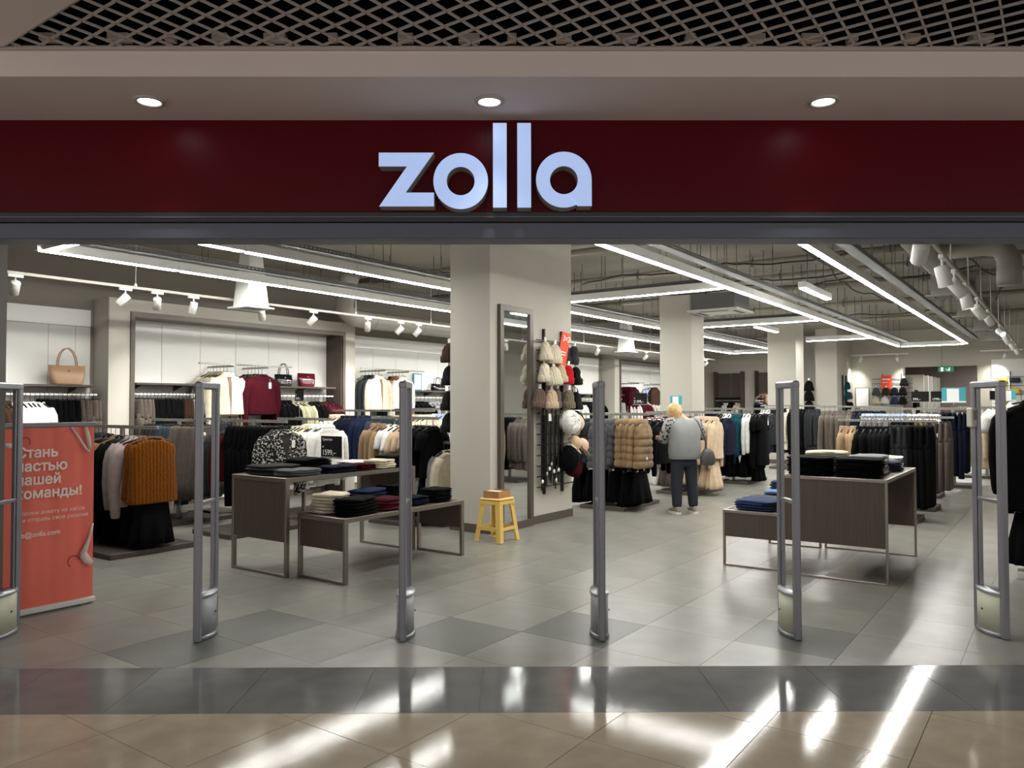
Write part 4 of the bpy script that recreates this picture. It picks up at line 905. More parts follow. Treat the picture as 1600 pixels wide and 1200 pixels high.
def fold_mesh(lx, ly, h, seed):
    rg = random.Random(seed); m = MB(); rings = []; n = 16
    for i in range(7):
        t = i / 6; x = -lx / 2 + lx * t; e = 1 - 0.25 * (abs(2 * t - 1)) ** 6
        zz = 0.007 * rg.uniform(-1, 1); r = []
        for k in range(n):
            a = 2 * pi * k / n; c, s = cos(a), sin(a)
            r.append((x + 0.010 * rg.uniform(-1, 1), ly / 2 * e * rg.uniform(0.94, 1.03) * math.copysign(abs(c) ** 0.45, c) + 0.004 * rg.uniform(-1, 1), h / 2 + h / 2 * e * math.copysign(abs(s) ** 0.6, s) + (zz + 0.003 * rg.uniform(-1, 1) if s > 0 else 0)))
        rings.append(r)
    return m.loft(rings, (True, True)).mesh('folded_garment')
FOLD = {}
def fold(lx, ly, h, k):
    if (lx, ly, h, k) not in FOLD: FOLD[(lx, ly, h, k)] = fold_mesh(lx, ly, h, hash((round(lx * 100), round(ly * 100), k)) % 1000)
    return FOLD[(lx, ly, h, k)]
def stack(u, v, z, n_, col, noun, where, lx=0.34, ly=0.27, h=0.024, rz=0.0, mixed=None):
    for k in range(n_):
        c = mixed[k % len(mixed)] if mixed else col
        o = obj('folded_' + noun, fold(lx, ly, h, k % 3), cloth(c), None, S(u + random.uniform(-.008, .008), v + random.uniform(-.008, .008), z + k * h * 0.93), (0, 0, RZ + rz + random.uniform(-.12, .12)))
        tag(o, '%s folded %s %s from below, pile %s' % (ordn[k], CN.get(c, c), noun, where), noun, 'pile of folded garments ' + where)
# tall left table
stack(4.60, 6.02, 0.861, 4, 'charcoal', 'sweater', 'at the left corner of tall left table', 0.40, 0.40, 0.022, mixed=['grey', 'charcoal'])
stack(4.62, 5.70, 0.861, 3, 'grey', 'sweater', 'at near edge, tall left table', 0.38, 0.28, 0.020)
stack(4.98, 5.98, 0.861, 5, 'black', 'trousers', 'behind grey sweaters, tall left table', 0.36, 0.36, 0.026)
stack(5.05, 5.66, 0.861, 3, 'navy', 'trousers', 'at right edge, tall left table', 0.36, 0.26, 0.022)
stack(5.36, 5.66, 0.861, 3, 'burgundy', 'sweater', 'between navy and white, tall left table', 0.24, 0.26, 0.022)
stack(5.62, 5.66, 0.861, 4, 'cream', 'sweater', 'beside the burgundy one, tall left table', 0.26, 0.27, 0.022)
stack(5.58, 5.98, 0.861, 3, 'white', 'sweater', 'at back of tall left table', 0.30, 0.27, 0.022)
stack(5.84, 5.72, 0.861, 5, 'black', 'sweater', 'at far end, tall left table', 0.24, 0.30, 0.024)
# low left table
stack(4.66, 5.30, 0.551, 6, 'cream', 'sweater', 'at near end, low left table', 0.27, 0.27, 0.030)
stack(4.72, 5.04, 0.551, 5, 'black', 'sweater', 'at front corner, low left table', 0.40, 0.25, 0.030, 0.3)
stack(5.12, 5.06, 0.551, 4, 'rust', 'sweater', 'in front middle, low left table', 0.28, 0.25, 0.026, mixed=['rust', 'burgundy'])
stack(5.14, 5.34, 0.551, 6, 'blue', 'sweater', 'in back middle, low left table', 0.34, 0.25, 0.028)
stack(5.50, 5.10, 0.551, 3, 'navy', 'sweater', 'right of the red pile', 0.26, 0.26, 0.026)
stack(5.54, 5.38, 0.551, 7, 'black', 'jeans', 'at back of low left table', 0.32, 0.2, 0.026)
stack(5.82, 5.08, 0.551, 5, 'black', 'trousers', 'at far corner, low left table', 0.28, 0.26, 0.026)
# tall right table
for v, w_ in ((1.86, 'left'), (1.46, 'right')): stack(7.24, v, 0.871, 7, 'black', 'trousers', 'at front %s of tall right table' % w_, 0.40, 0.37, 0.024)
stack(7.70, 1.84, 0.871, 7, 'cream', 'sweater', 'of cream knits behind black trousers', 0.38, 0.36, 0.028)
stack(7.70, 1.46, 0.871, 6, 'lightgrey', 'sweater', 'of pale knitwear behind black trousers', 0.36, 0.30, 0.028, mixed=['white', 'lightgrey'])
stack(8.10, 1.40, 0.871, 4, 'slate', 'shirt', 'near the right edge, tall right table', 0.3, 0.28, 0.022)
stack(8.32, 1.44, 0.871, 5, 'white', 'shirt', 'at far end, tall right table', 0.26, 0.30, 0.024)
# low right table
stack(7.30, 2.36, 0.516, 4, 'denim', 'jeans', 'at front of low right table', 0.36, 0.38, 0.024)
stack(7.66, 2.40, 0.516, 3, 'grey', 'jeans', 'in the middle, low right table', 0.28, 0.3, 0.026, mixed=['taupe', 'charcoal'])
stack(7.92, 2.32, 0.516, 4, 'lightdenim', 'jeans', 'behind the middle, low right table', 0.24, 0.34, 0.030)
stack(8.20, 2.34, 0.516, 7, 'denim', 'jeans', 'at far end, low right table', 0.24, 0.34, 0.028, mixed=['denim', 'slate'])

# ------------------------------------------------------------------ signs
def price_sign(u, v, zt, zc, w_, h_, lines, label, rz=RZ - pi / 2, face=M_SIGNB, txt=M_SIGNW):
    """board on a stem; faces the shop front"""
    o = empty('price_sign', S(u, v, zt), rz, label, 'price sign', 'price signs'); c = zc - zt
    MB().box(-w_ / 2, w_ / 2, -0.006, 0.006, c - h_ / 2, c + h_ / 2).build('board', face, o)
    MB().box(-w_ / 2 - 0.004, w_ / 2 + 0.004, -0.010, 0.010, c - h_ / 2 - 0.014, c - h_ / 2, 0.002).build('holder', M_RAIL, o)
    MB().tube([(0, 0, 0.006), (0, 0, c - h_ / 2 - 0.01)], 0.005, 6).build('stem', M_RAIL, o)
    MB().box(-0.05, 0.05, -0.04, 0.04, 0, 0.006).build('foot', M_RAIL, o)
    for tx, s, x, z in lines: text(tx, s, txt, o, -w_ / 2 + x, -0.0068, c + z, 0.0005)
    return o
price_sign(5.34, 6.06, 0.862, 1.075, 0.30, 0.21, [('Трикотаж', 0.032, 0.02, 0.060), ('от', 0.026, 0.02, -0.012), ('1599,–', 0.075, 0.02, -0.085)], 'black price sign reading 1599 on the tall left table')
price_sign(7.10, 8.72, 1.32, 1.63, 0.17, 0.15, [('от', 0.02, 0.012, 0.0), ('399,–', 0.05, 0.012, -0.06)], 'small black price sign before the burgundy sweaters')
price_sign(12.95, 6.35, 1.372, 1.60, 0.28, 0.20, [('от', 0.026, 0.02, 0.0), ('2 399,–', 0.066, 0.02, -0.075)], 'black price sign reading 2 399 beyond the puffer vests')
for k, v in enumerate((2.18, 1.86)): price_sign(16.1, v, 1.428, 1.63, 0.29, 0.19, [('799,–', 0.06, 0.02, -0.07)] if k == 0 else [('1799,–', 0.06, 0.02, -0.07)], 'black price sign over the right racks, %s of the pair' % ('left', 'right')[k])
price_sign(17.6, 1.05, 1.44, 1.66, 0.26, 0.17, [], 'blank looking dark price sign seen through the right gate')
price_sign(10.35, 5.75, 1.37, 1.62, 0.17, 0.22, [], 'small white notice right of the hat rack', face=M_SIGNW)
def teal_sign(u, v, zt, zc, w_, h_, label):
    o = price_sign(u, v, zt, zc, w_, h_, [], label, face=M_TEAL); c = zc - zt
    MB().box(-w_ * 0.28, w_ * 0.22, -0.008, -0.006, c - h_ * 0.42, c + h_ * 0.42).build('white_field', M_SIGNW, o); MB().box(-w_ / 2, w_ / 2, -0.0075, -0.006, c - h_ * 0.5, c - h_ * 0.42).build('white_strip', M_SIGNW, o)
teal_sign(12.30, 5.36, 1.372, 1.555, 0.21, 0.17, 'teal and white notice on a stem beside the second column')
teal_sign(15.0, 1.525, 1.43, 1.645, 0.36, 0.25, 'large teal and white notice above the right racks')
teal_sign(18.4, 0.92, 1.44, 1.66, 0.26, 0.22, 'small teal notice seen through the far right gate')
ps = empty('wall_poster', S(11.35, 10.385, 1.772), RZ, 'narrow white poster with teal border on the wall shelf', 'poster')
MB().box(-0.12, 0.12, -0.006, 0.006, 0, 0.34).build('border', M_TEAL, ps); MB().box(-0.095, 0.095, -0.008, -0.006, 0.025, 0.315).build('print_field', M_SIGNW, ps)
ex = empty('exit_sign', S(25.8, 2.81, 2.50), RZ - pi / 2, 'green illuminated emergency exit sign over the back doorway', 'exit sign')
MB().box(-0.2, 0.2, -0.02, 0.02, -0.075, 0.075, 0.004).build('housing', mat('exit_green', (20, 120, 84), 0.5, emit=0.35), ex)
M_EXW = mat('exit_white', (240, 250, 244), 0.5, emit=0.9)
MB().box(-0.13, -0.07, -0.023, -0.02, -0.055, 0.055).build('door_symbol', M_EXW, ex)
r_ = MB(); r_.lathe([(0.0005, -0.001), (0.014, -0.001), (0.014, 0.001), (0.0005, 0.001)], 10, (0.09, 0, 0)); 
MB().tube([(0.085, -0.022, 0.03), (0.075, -0.022, -0.005), (0.10, -0.022, -0.03), (0.08, -0.022, -0.055)], 0.009, 6).tube([(0.075, -0.022, -0.005), (0.05, -0.022, -0.03), (0.03, -0.022, -0.04)], 0.008, 6).tube([(0.085, -0.022, 0.02), (0.115, -0.022, 0.0)], 0.007, 6).lathe([(0.001, -0.012), (0.012, 0), (0.001, 0.012)], 10, (0.095, -0.022, 0.048)).build('running_figure', M_EXW, ex)
MB().tube([(-0.01, -0.022, 0.0), (0.025, -0.022, 0.0)], 0.006, 6).build('arrow', M_EXW, ex); MB().tube([(-0.1, 0, 0.07), (-0.1, 0, ZC - 2.50)], 0.005, 5).build('suspension', M_GALV, ex)

# ------------------------------------------------------------------ mirror column fittings
mr = empty('wall_mirror', S(7.30, 5.42), RZ, 'tall framed mirror leaning flat on the near column', 'mirror')
MB().box(0, 0.07, -0.05, -0.001, 0.0, 2.68).build('frame_side', M_DARKF, mr); MB().box(0.62, 0.69, -0.05, -0.001, 0.0, 2.68).build('frame_side', M_DARKF, mr)
MB().box(0.07, 0.62, -0.05, -0.001, 2.61, 2.68).build('frame_top', M_DARKF, mr); MB().box(0.07, 0.62, -0.05, -0.001, 0.0, 0.09).build('frame_bottom', M_DARKF, mr)
MB().box(0.07, 0.62, -0.025, -0.005, 0.09, 2.61).build('glass', M_GLASS, mr)
def hat_grid(u0, z0, w_, h_, origin, rz, label, rows, cols):
    o = empty('hat_rack', origin, rz, label, 'hat rack', 'wall grid hat racks')
    for x in cols: MB().box(u0 + x - 0.012, u0 + x + 0.012, -0.04, -0.001, z0, z0 + h_).build('upright', M_BLKM, o)
    for k in range(rows):
        z = z0 + 0.1 + (h_ - 0.25) * k / (rows - 1); MB().box(u0, u0 + w_, -0.052, -0.04, z - 0.007, z + 0.007).build('cross_bar', M_BLKM, o)
    return o
hat_grid(8.07, 0.36, 0.88, 2.10, S(0, 5.42), RZ, 'black wall grid of hats and belts right of the mirror', 15, (0.20, 0.63))
BEAN = MB().loft([ell(z, hw, ht, 18, 0, 0, 0, 5, 0, 0.9) for z, hw, ht in ((0.0, 0.004, 0.004), (-0.012, 0.035, 0.03), (-0.04, 0.07, 0.05), (-0.09, 0.098, 0.062), (-0.15, 0.108, 0.066), (-0.165, 0.118, 0.074), (-0.24, 0.122, 0.076), (-0.245, 0.11, 0.066))]).mesh('beanie')
BEAN_C = MB().loft([ell(z, hw, ht, 18, 0, 0, 0, 5, 0, 0.9) for z, hw, ht in ((-0.160, 0.112, 0.07), (-0.168, 0.124, 0.08), (-0.236, 0.128, 0.082), (-0.246, 0.115, 0.07))]).mesh('cuff')
HOOKM = MB().tube([(0, 0.14, 0.03), (0, 0.0, 0.03), (0, -0.02, 0.035)], 0.004, 6).mesh('hook')
def beanie(u, z, col, label, org_v=5.30, rz=RZ, s=1.0, grp='beanies on the mirror column', pos=None):
    o = obj('beanie', BEAN, knit(col), None, pos if pos is not None else S(u, org_v, z + 0.12), (radians(random.uniform(-6, 10)), 0, rz + random.uniform(-.25, .25))); o.scale = (s, s, s)
    tag(o, label, 'beanie', grp); obj('cuff', BEAN_C, knit(col), o); obj('paper_tag', MB().box(-0.02, 0.02, -0.008, 0.008, -0.015, 0.05).mesh('paper_tag'), M_TAGW, o)
for u, z, c, lb, dv in ((8.12, 2.17, 'cream', 'cream knitted beanie on the top row of the column hat rack, left one', 0.0), (8.27, 2.14, 'cream', 'cream knitted beanie on the top row, next to the red tag', -0.05), (8.80, 2.15, 'charcoal', 'dark grey beanie at the top right of the column hat rack', -0.02), (8.66, 2.16, 'charcoal', 'dark grey beanie half behind the top right one', 0.03),
                        (8.10, 1.90, 'cream', 'cream beanie at the left end of the second hat row', 0.0), (8.22, 1.86, 'cream', 'cream beanie second in the second hat row', -0.06), (8.42, 1.90, 'beige', 'beige beanie left of the red one', -0.03), (8.62, 1.89, 'red', 'bright red beanie on the column hat rack', -0.03), (8.86, 1.88, 'black', 'black beanie with round white badge on the column', 0.0),
                        (8.04, 1.58, 'mauve', 'mauve brown beanie at the left end of the third hat row', 0.03), (8.19, 1.57, 'beige', 'sand beige beanie in the third hat row', -0.05), (8.40, 1.58, 'mauve', 'dusty mauve beanie in the third hat row', 0.0), (8.62, 1.57, 'olive', 'olive grey beanie in the third hat row', -0.04), (8.86, 1.55, 'black', 'black beanie at the right end of the third hat row', 0.0)):
    beanie(u, z, c, lb, 5.28 + dv)
bd = obj('badge', DISC, M_TAGW, [o for o in COL.objects if o.get('label') == 'black beanie with round white badge on the column'][0], (0.0, -0.075, -0.12), (pi / 2, 0, 0)); bd.scale = (1.6, 1.6, 0.5)
rt_ = empty('promo_tag', S(8.47, 5.22, 2.22), RZ, 'orange red hanging promo tag among the column beanies', 'promo tag')
M_ORA = mat('orange_card', (238, 74, 34), 0.5)
MB().box(-0.10, 0.10, -0.003, 0.003, -0.24, 0.20).build('card', M_ORA, rt_).rotation_euler = (0.12, 0.10, 0); tx = text('3=2', 0.105, M_SIGNW, rt_, 0.015, -0.022, 0.08, 0.001, 'CENTER'); tx.rotation_euler = (pi / 2 + 0.12, 0.10, 0)
MB().box(-0.075, 0.055, -0.0045, -0.003, -0.06, -0.045).box(-0.075, 0.055, -0.0045, -0.003, -0.095, -0.08).build('print_lines', M_SIGNW, rt_).rotation_euler = (0.12, 0.10, 0)
FURH = MB(); FURH.lathe([(0.02 + 0.14 * sin(pi * k / 18) ** 0.7, 0.12 * cos(pi * k / 18)) for k in range(19)], 56)
def rough_copy(m, amp, seed):
    rg = random.Random(seed); m.v = [(x + rg.uniform(-amp, amp), y + rg.uniform(-amp, amp), z + rg.uniform(-amp, amp)) for x, y, z in m.v]; return m
fh = rough_copy(FURH, 0.009, 3).build('fur_hat', mat('white_fur', (232, 230, 226), 0.95, spec=0.05, bump=(45, 0.35), sheen=0.3), None, S(8.60, 5.22, 1.27), (radians(70), 0, RZ)); tag(fh, 'fluffy white fur hat on the column hat rack', 'fur hat')
for u, z, c, lb in ((8.86, 1.26, 'beige', 'beige fur bucket hat right of the white fur hat'), (8.92, 1.30, 'black', 'black fur hat at the right edge of the column rack')):
    q = MB().lathe([(0.02, 0.08), (0.09, 0.075), (0.12, 0.03), (0.13, -0.02), (0.16, -0.07), (0.15, -0.08)], 20); o = q.build('fur_hat', cloth(c), None, S(u, 5.28 + (0.04 if c == 'black' else 0), z), (radians(60), 0, RZ)); tag(o, lb, 'fur hat')
def cap(u, v, z, c, label, rz=0.0):
    o = MB().lathe([(0.02, 0.115), (0.06, 0.10), (0.09, 0.06), (0.098, 0.0), (0.096, -0.005)], 20).build('baseball_cap', cloth(c), None, S(u, v, z), (radians(35), radians(25), RZ + rz)); tag(o, label, 'cap', 'caps on the column')
    vz = []
    for k in range(9):
        a = -pi * 0.85 + pi * 0.7 * k / 8; vz.append([(0.095 * cos(a), 0.095 * sin(a), 0.0), (0.14 * cos(a), 0.17 * sin(a) - 0.005, -0.02), (0.14 * cos(a), 0.17 * sin(a) - 0.005, -0.026), (0.095 * cos(a), 0.095 * sin(a), -0.006)])
    MB().loft(vz).build('visor', cloth(c), o)
cap(8.72, 5.24, 0.98, 'beige', 'beige baseball cap on the column hat rack'); cap(8.88, 5.22, 0.94, 'pink', 'pale pink baseball cap on the column hat rack', 0.4)
for u, z, c, lb in ((8.60, 0.80, 'black', 'large black fur trapper hat low on the column rack'), (8.80, 0.66, 'burgundy', 'dark wine hat lowest on the column rack')):
    q = rough_copy(MB().lathe([(0.02, 0.16), (0.10, 0.14), (0.15, 0.06), (0.16, -0.03), (0.15, -0.12), (0.10, -0.16), (0.02, -0.16)], 40), 0.014, 8); o = q.build('trapper_hat', cloth(c), None, S(u, 5.24 + (0.03 if c != 'black' else 0), z)); o.rotation_euler = (0.3, 0.2, RZ); o.scale = (1, 0.8, 1) if c == 'black' else (0.8, 0.6, 0.7); tag(o, lb, 'hat')
rb = random.Random(2)
for k in range(13):
    u = 8.08 + 0.035 * k; L_ = rb.uniform(0.82, 1.0); v = 5.31 - 0.03 * (k % 3)
    pts = [(0.004 * sin(t * 3 + k), 0, -L_ * t / 8) for t in range(9)]
    o = empty('belt', S(u, v, 1.42), RZ, 'black leather belt hanging from the column grid, %s from the left' % ordn[k], 'belt', 'black belts on the column')
    rg_ = [[(x - 0.014, y - 0.003, z), (x + 0.014, y - 0.003, z), (x + 0.014, y + 0.003, z), (x - 0.014, y + 0.003, z)] for x, y, z in pts]
    MB().loft(rg_, smooth=False).build('strap', mat('black_leather', (20, 19, 19), 0.4), o)
    MB().box(-0.022, -0.015, -0.006, 0.004, -0.05, 0.0).box(0.015, 0.022, -0.006, 0.004, -0.05, 0.0).box(-0.022, 0.022, -0.006, 0.004, 0.0, 0.007).box(-0.022, 0.022, -0.006, 0.004, -0.057, -0.05).build('buckle', M_STEEL, o)
    if k % 3 != 1: obj('security_tag', DISC, M_TAGW, o, (0, -0.012, -L_ * rb.uniform(0.7, 0.9)), (pi / 2, 0, 0))
    if k in (2, 4): obj('price_tag', TAGM, M_TAGW, o, (0, -0.012, -0.04))
lefth = empty('hat_rack', S(7.24, 6.02), RZ + pi, 'black wall grid of dark beanies on the hidden left side of the column', 'hat rack', 'wall grid hat racks')
MB().box(-0.25, -0.226, -0.04, -0.001, 0.9, 2.4).build('upright', M_BLKM, lefth)
for z in (2.3, 2.0, 1.7, 1.4): MB().box(-0.5, -0.02, -0.052, -0.04, z - 0.007, z + 0.007).build('cross_bar', M_BLKM, lefth)
for k, (z, c) in enumerate(((2.14, 'brown'), (1.86, 'black'), (1.55, 'black'), (1.28, 'black'))): beanie(7.30, z, c, '%s beanie peeking past the left edge of the column, %s from the top' % (c, ordn[k]), 6.15, RZ + pi / 2, 1.0, 'beanies behind the column edge')
# back wall hat grid, ladder rack, closet goods
hat_grid(-4.85, 1.45, 1.15, 0.95, S(UB, 0), RZ - pi / 2, 'black wall grid of beanies on the back wall', 6, (0.30, 0.83))
for k, (v, z, c, nm) in enumerate(((3.93, 2.16, 'black', 'black beanie at the top right of the back wall grid'), (4.71, 1.88, 'grey', 'grey beanie on the back wall grid'), (4.43, 1.88, 'brown', 'dark brown beanie on the back wall grid'), (4.20, 1.88, 'navy', 'dark navy beanie in the upper row of the back wall grid'), (3.97, 1.88, 'black', 'black beanie below the top right one on the back wall'),
                                 (4.72, 1.61, 'cream', 'cream beanie at the lower left of the back wall grid'), (4.47, 1.61, 'white', 'white beanie beside the cream one on the back wall'), (4.20, 1.61, 'blue', 'dark blue beanie in the lower row on the back wall'), (3.97, 1.61, 'black', 'black beanie at the lower right of the back wall grid'))):
    beanie(0, 0, c, nm, grp='beanies on the back wall', pos=S(UB - 0.13, v, z + 0.12), rz=RZ - pi / 2)
pt = empty('promo_tag', S(UB - 0.10, 4.42, 2.16), RZ - pi / 2, 'orange promo card on the back wall hat grid', 'promo tag'); MB().box(-0.15, 0.15, -0.003, 0.003, -0.2, 0.2).build('card', M_ORA, pt); MB().box(-0.11, 0.08, -0.0045, -0.003, 0.06, 0.10).box(-0.11, 0.05, -0.0045, -0.003, -0.02, 0.0).build('print_lines', M_SIGNW, pt)
ld = empty('accessory_rack', S(24.6, 5.42), RZ, 'black ladder rack of small bags on the pier by the back wall', 'accessory rack')
for x in (0, 0.45): MB().box(x - 0.012, x + 0.012, -0.05, -0.001, 1.2, 2.35).build('upright', M_BLKM, ld)
for z in (1.35, 1.65, 1.95, 2.2): MB().box(-0.1, 0.55, -0.06, -0.05, z - 0.008, z + 0.008).build('cross_bar', M_BLKM, ld)
for k, (u, z, c) in enumerate(((24.65, 2.05, 'teal'), (24.65, 1.75, 'teal'), (24.95, 1.75, 'grey'), (24.75, 1.45, 'black'), (25.05, 1.45, 'black'))):
    o = MB().loft([ell(zz, a, b_, 14) for zz, a, b_ in ((0.10, 0.05, 0.03), (0.06, 0.12, 0.06), (-0.06, 0.15, 0.08), (-0.12, 0.12, 0.06))]).build('soft_pouch', cloth(c), None, S(u, 5.27, z), (0, 0, RZ)); tag(o, '%s soft pouch on the pier ladder rack, %s down' % (c, ordn[k]), 'pouch', 'pouches on the ladder rack')
for k, (z, c) in enumerate(((2.1, 'black'), (1.8, 'black'), (1.5, 'black'))): beanie(0, 0, c, 'black beanie on the hidden side of the back pier, %s from the top' % ordn[k], grp='beanies behind the back pier', pos=S(23.95, 6.2, z + 0.1), rz=RZ - pi / 2, s=1.3)
for k, (v, z, c) in enumerate(((1.42, 2.15, 'lemon'), (1.12, 2.15, 'slate'), (1.42, 1.85, 'lemon'), (1.12, 1.85, 'lemon'), (1.42, 1.55, 'lemon'))):
    o = MB().loft([ell(zz, a, b_, 12) for zz, a, b_ in ((0.07, 0.11, 0.03), (0.05, 0.13, 0.05), (-0.05, 0.13, 0.05), (-0.07, 0.11, 0.03))]).build('scarf_roll', cloth(c), None, S(UB - 0.25, v, z), (0, 0, RZ - pi / 2)); tag(o, '%s rolled scarf on the right back wall grid, %s item' % (c, ordn[k]), 'scarf', 'rolled scarves at the back right')
hat_grid(-1.65, 1.4, 0.85, 1.0, S(UB - 0.15, 0), RZ - pi / 2, 'black wall grid with yellow scarves at the back right', 4, (0.42,))
fr_ = empty('framed_picture', S(UB - 0.04, 5.12, 1.35), RZ - pi / 2, 'framed line drawing leaning by the back wall grid', 'picture'); MB().box(-0.2, 0.2, -0.015, 0.0, 0, 0.65).build('frame', M_DARKF, fr_); MB().box(-0.18, 0.18, -0.018, -0.015, 0.02, 0.63).build('print_field', M_SIGNW, fr_)
am = empty('arched_mirror', S(21.6, 6.75), RZ - pi / 2, 'arched floor mirror left of the third column', 'mirror')
arch = [(-0.35, 0.02), (0.35, 0.02), (0.35, 1.45)] + [(0.35 * cos(a), 1.45 + 0.35 * sin(a)) for a in [pi * k / 12 for k in range(1, 12)]] + [(-0.35, 1.45)]
MB().prism_y(arch, -0.02, 0.0).build('frame', M_DARKF, am); MB().prism_y([(x * 0.93, 0.04 + (z - 0.02) * 0.965) for x, z in arch], -0.024, -0.02).build('glass', M_GLASS, am)
# fitting room clothes
for k in range(4): hang('coat', 'black', S(26.92 + k * 0.95, 3.75, 2.0), RZ, 'fitting room partition %s behind the doorway' % ordn[k], 'clothes in the fitting room lobby')

# ------------------------------------------------------------------ stool and carton
st = empty('plastic_stool', S(6.89, 5.12), RZ, 'yellow plastic stool beside the mirror column', 'stool')
hs = 0.475
MB().box(-0.14, 0.14, -0.14, 0.14, hs - 0.03, hs, 0.012).build('seat', M_YEL, st)
for sx in (-1, 1):
    for sy in (-1, 1):
        m = MB(); 
        def L_ring(t):
            z = (hs - 0.03) * (1 - t); o_ = 0.128 + 0.052 * t; w2 = 0.064 - 0.008 * t; k_ = 0.006
            pts = [(o_, o_), (o_ - w2, o_), (o_ - w2, o_ - k_), (o_ - k_, o_ - k_), (o_ - k_, o_ - w2), (o_, o_ - w2)]
            return [(sx * x, sy * y, z) for x, y in pts]
        m.loft([L_ring(0), L_ring(0.95), L_ring(0.97)], smooth=False); m.box(sx * 0.155 - 0.028, sx * 0.155 + 0.028, sy * 0.155 - 0.028, sy * 0.155 + 0.028, 0.0, 0.015, 0.004); m.build('leg', M_YEL, st)
for s in (-1, 1):
    MB().prism_y([(-0.14, hs - 0.03), (0.14, hs - 0.03), (0.142, hs - 0.10), (0.09, hs - 0.065), (-0.09, hs - 0.065), (-0.142, hs - 0.10)], s * 0.136 - 0.004, s * 0.136 + 0.004).build('apron', M_YEL, st)
    a = MB().prism_y([(-0.14, hs - 0.03), (0.14, hs - 0.03), (0.142, hs - 0.10), (0.09, hs - 0.065), (-0.09, hs - 0.065), (-0.142, hs - 0.10)], -0.004, 0.004).build('apron', M_YEL, st); a.location = (s * 0.136, 0, 0); a.rotation_euler = (0, 0, pi / 2)
    MB().box(-0.15, 0.15, s * 0.158 - 0.005, s * 0.158 + 0.005, 0.125, 0.165, 0.002).build('stretcher', M_YEL, st)
    MB().box(s * 0.158 - 0.005, s * 0.158 + 0.005, -0.15, 0.15, 0.125, 0.165, 0.002).build('stretcher', M_YEL, st)
bx = empty('cardboard_box', S(6.89, 5.12, hs + 0.001), RZ + 0.06, 'small shallow cardboard box on the yellow stool', 'box')
for a in ((-0.12, -0.116, -0.1, 0.1), (0.116, 0.12, -0.1, 0.1), (-0.116, 0.116, -0.1, -0.096), (-0.116, 0.116, 0.096, 0.1)): MB().box(*a, 0, 0.075).build('side', M_CARD, bx)
MB().box(-0.116, 0.116, -0.096, 0.096, 0, 0.004).build('bottom', M_CARD, bx); MB().box(-0.10, 0.02, -0.09, 0.09, 0.055, 0.070).build('paper', M_TAGW, bx)

# ------------------------------------------------------------------ bags
def bag(p, rz, w_, h_, d_, m, label, handles=True, m2=None, name='handbag'):
    o = MB().loft([ell(0, w_ * 0.38, d_ * 0.5, 20, 0, 0, 0, 5, 0, 0.5), ell(h_ * 0.06, w_ * 0.40, d_ * 0.52, 20, 0, 0, 0, 5, 0, 0.5), ell(h_ * 0.5, w_ * 0.47, d_ * 0.42, 20, 0, 0, 0.002, 5, 0, 0.6), ell(h_, w_ * 0.5, d_ * 0.16, 20, 0, 0, 0.002, 5, 0, 0.8)]).build(name, m, None, p, (0, 0, rz)); tag(o, label, 'bag')
    if handles:
        for s in (-1, 1):
            MB().tube([(w_ * 0.26 * cos(a), s * d_ * 0.14, h_ * 0.95 + h_ * 0.95 * sin(a)) for a in [pi * k / 12 for k in range(13)]], 0.007, 6).build('handle', m2 or m, o)
    MB().lathe([(0.0005, -0.004), (0.014, -0.003), (0.014, 0.003), (0.0005, 0.004)], 10).build('clasp', M_STEEL, o, (0, -d_ * 0.36, h_ * 0.72), (pi / 2, 0, 0))
    return o
bag(S(4.66, 10.18, 1.756), RZ, 0.44, 0.24, 0.16, mat('tan_leather', (172, 138, 108), 0.45), 'beige leather tote bag standing on the wall shelf')
M_PAT = mat('black_patent', (16, 16, 18), 0.12, coat=0.8)
bag(S(7.98, 10.2, 1.796), RZ, 0.34, 0.19, 0.14, M_PAT, 'black patent handbag on the niche shelf'); bag(S(8.44, 10.2, 1.796), RZ, 0.36, 0.22, 0.14, mat('burgundy_patent', (92, 14, 36), 0.15, coat=0.8), 'wine red patent bag on the niche shelf', False)
bag(S(11.75, 10.2, 1.771), RZ, 0.40, 0.14, 0.18, M_PAT, 'flat black bag on the shelf beside the poster')

# ------------------------------------------------------------------ woman
def skin(name, verts, edges, radii, m, parent, root=0, sub=2):
    me = bpy.data.meshes.new(name); me.from_pydata(verts, edges, []); me.materials.append(None)
    o = obj(name, me, m, parent); o.modifiers.new('Skin', 'SKIN').use_smooth_shade = True
    sv = me.skin_vertices[0].data
    for i, r in enumerate(radii): sv[i].radius = r if isinstance(r, tuple) else (r, r)
    sv[root].use_root = True
    s = o.modifiers.new('Sub', 'SUBSURF'); s.levels = sub; s.render_levels = sub
    return o
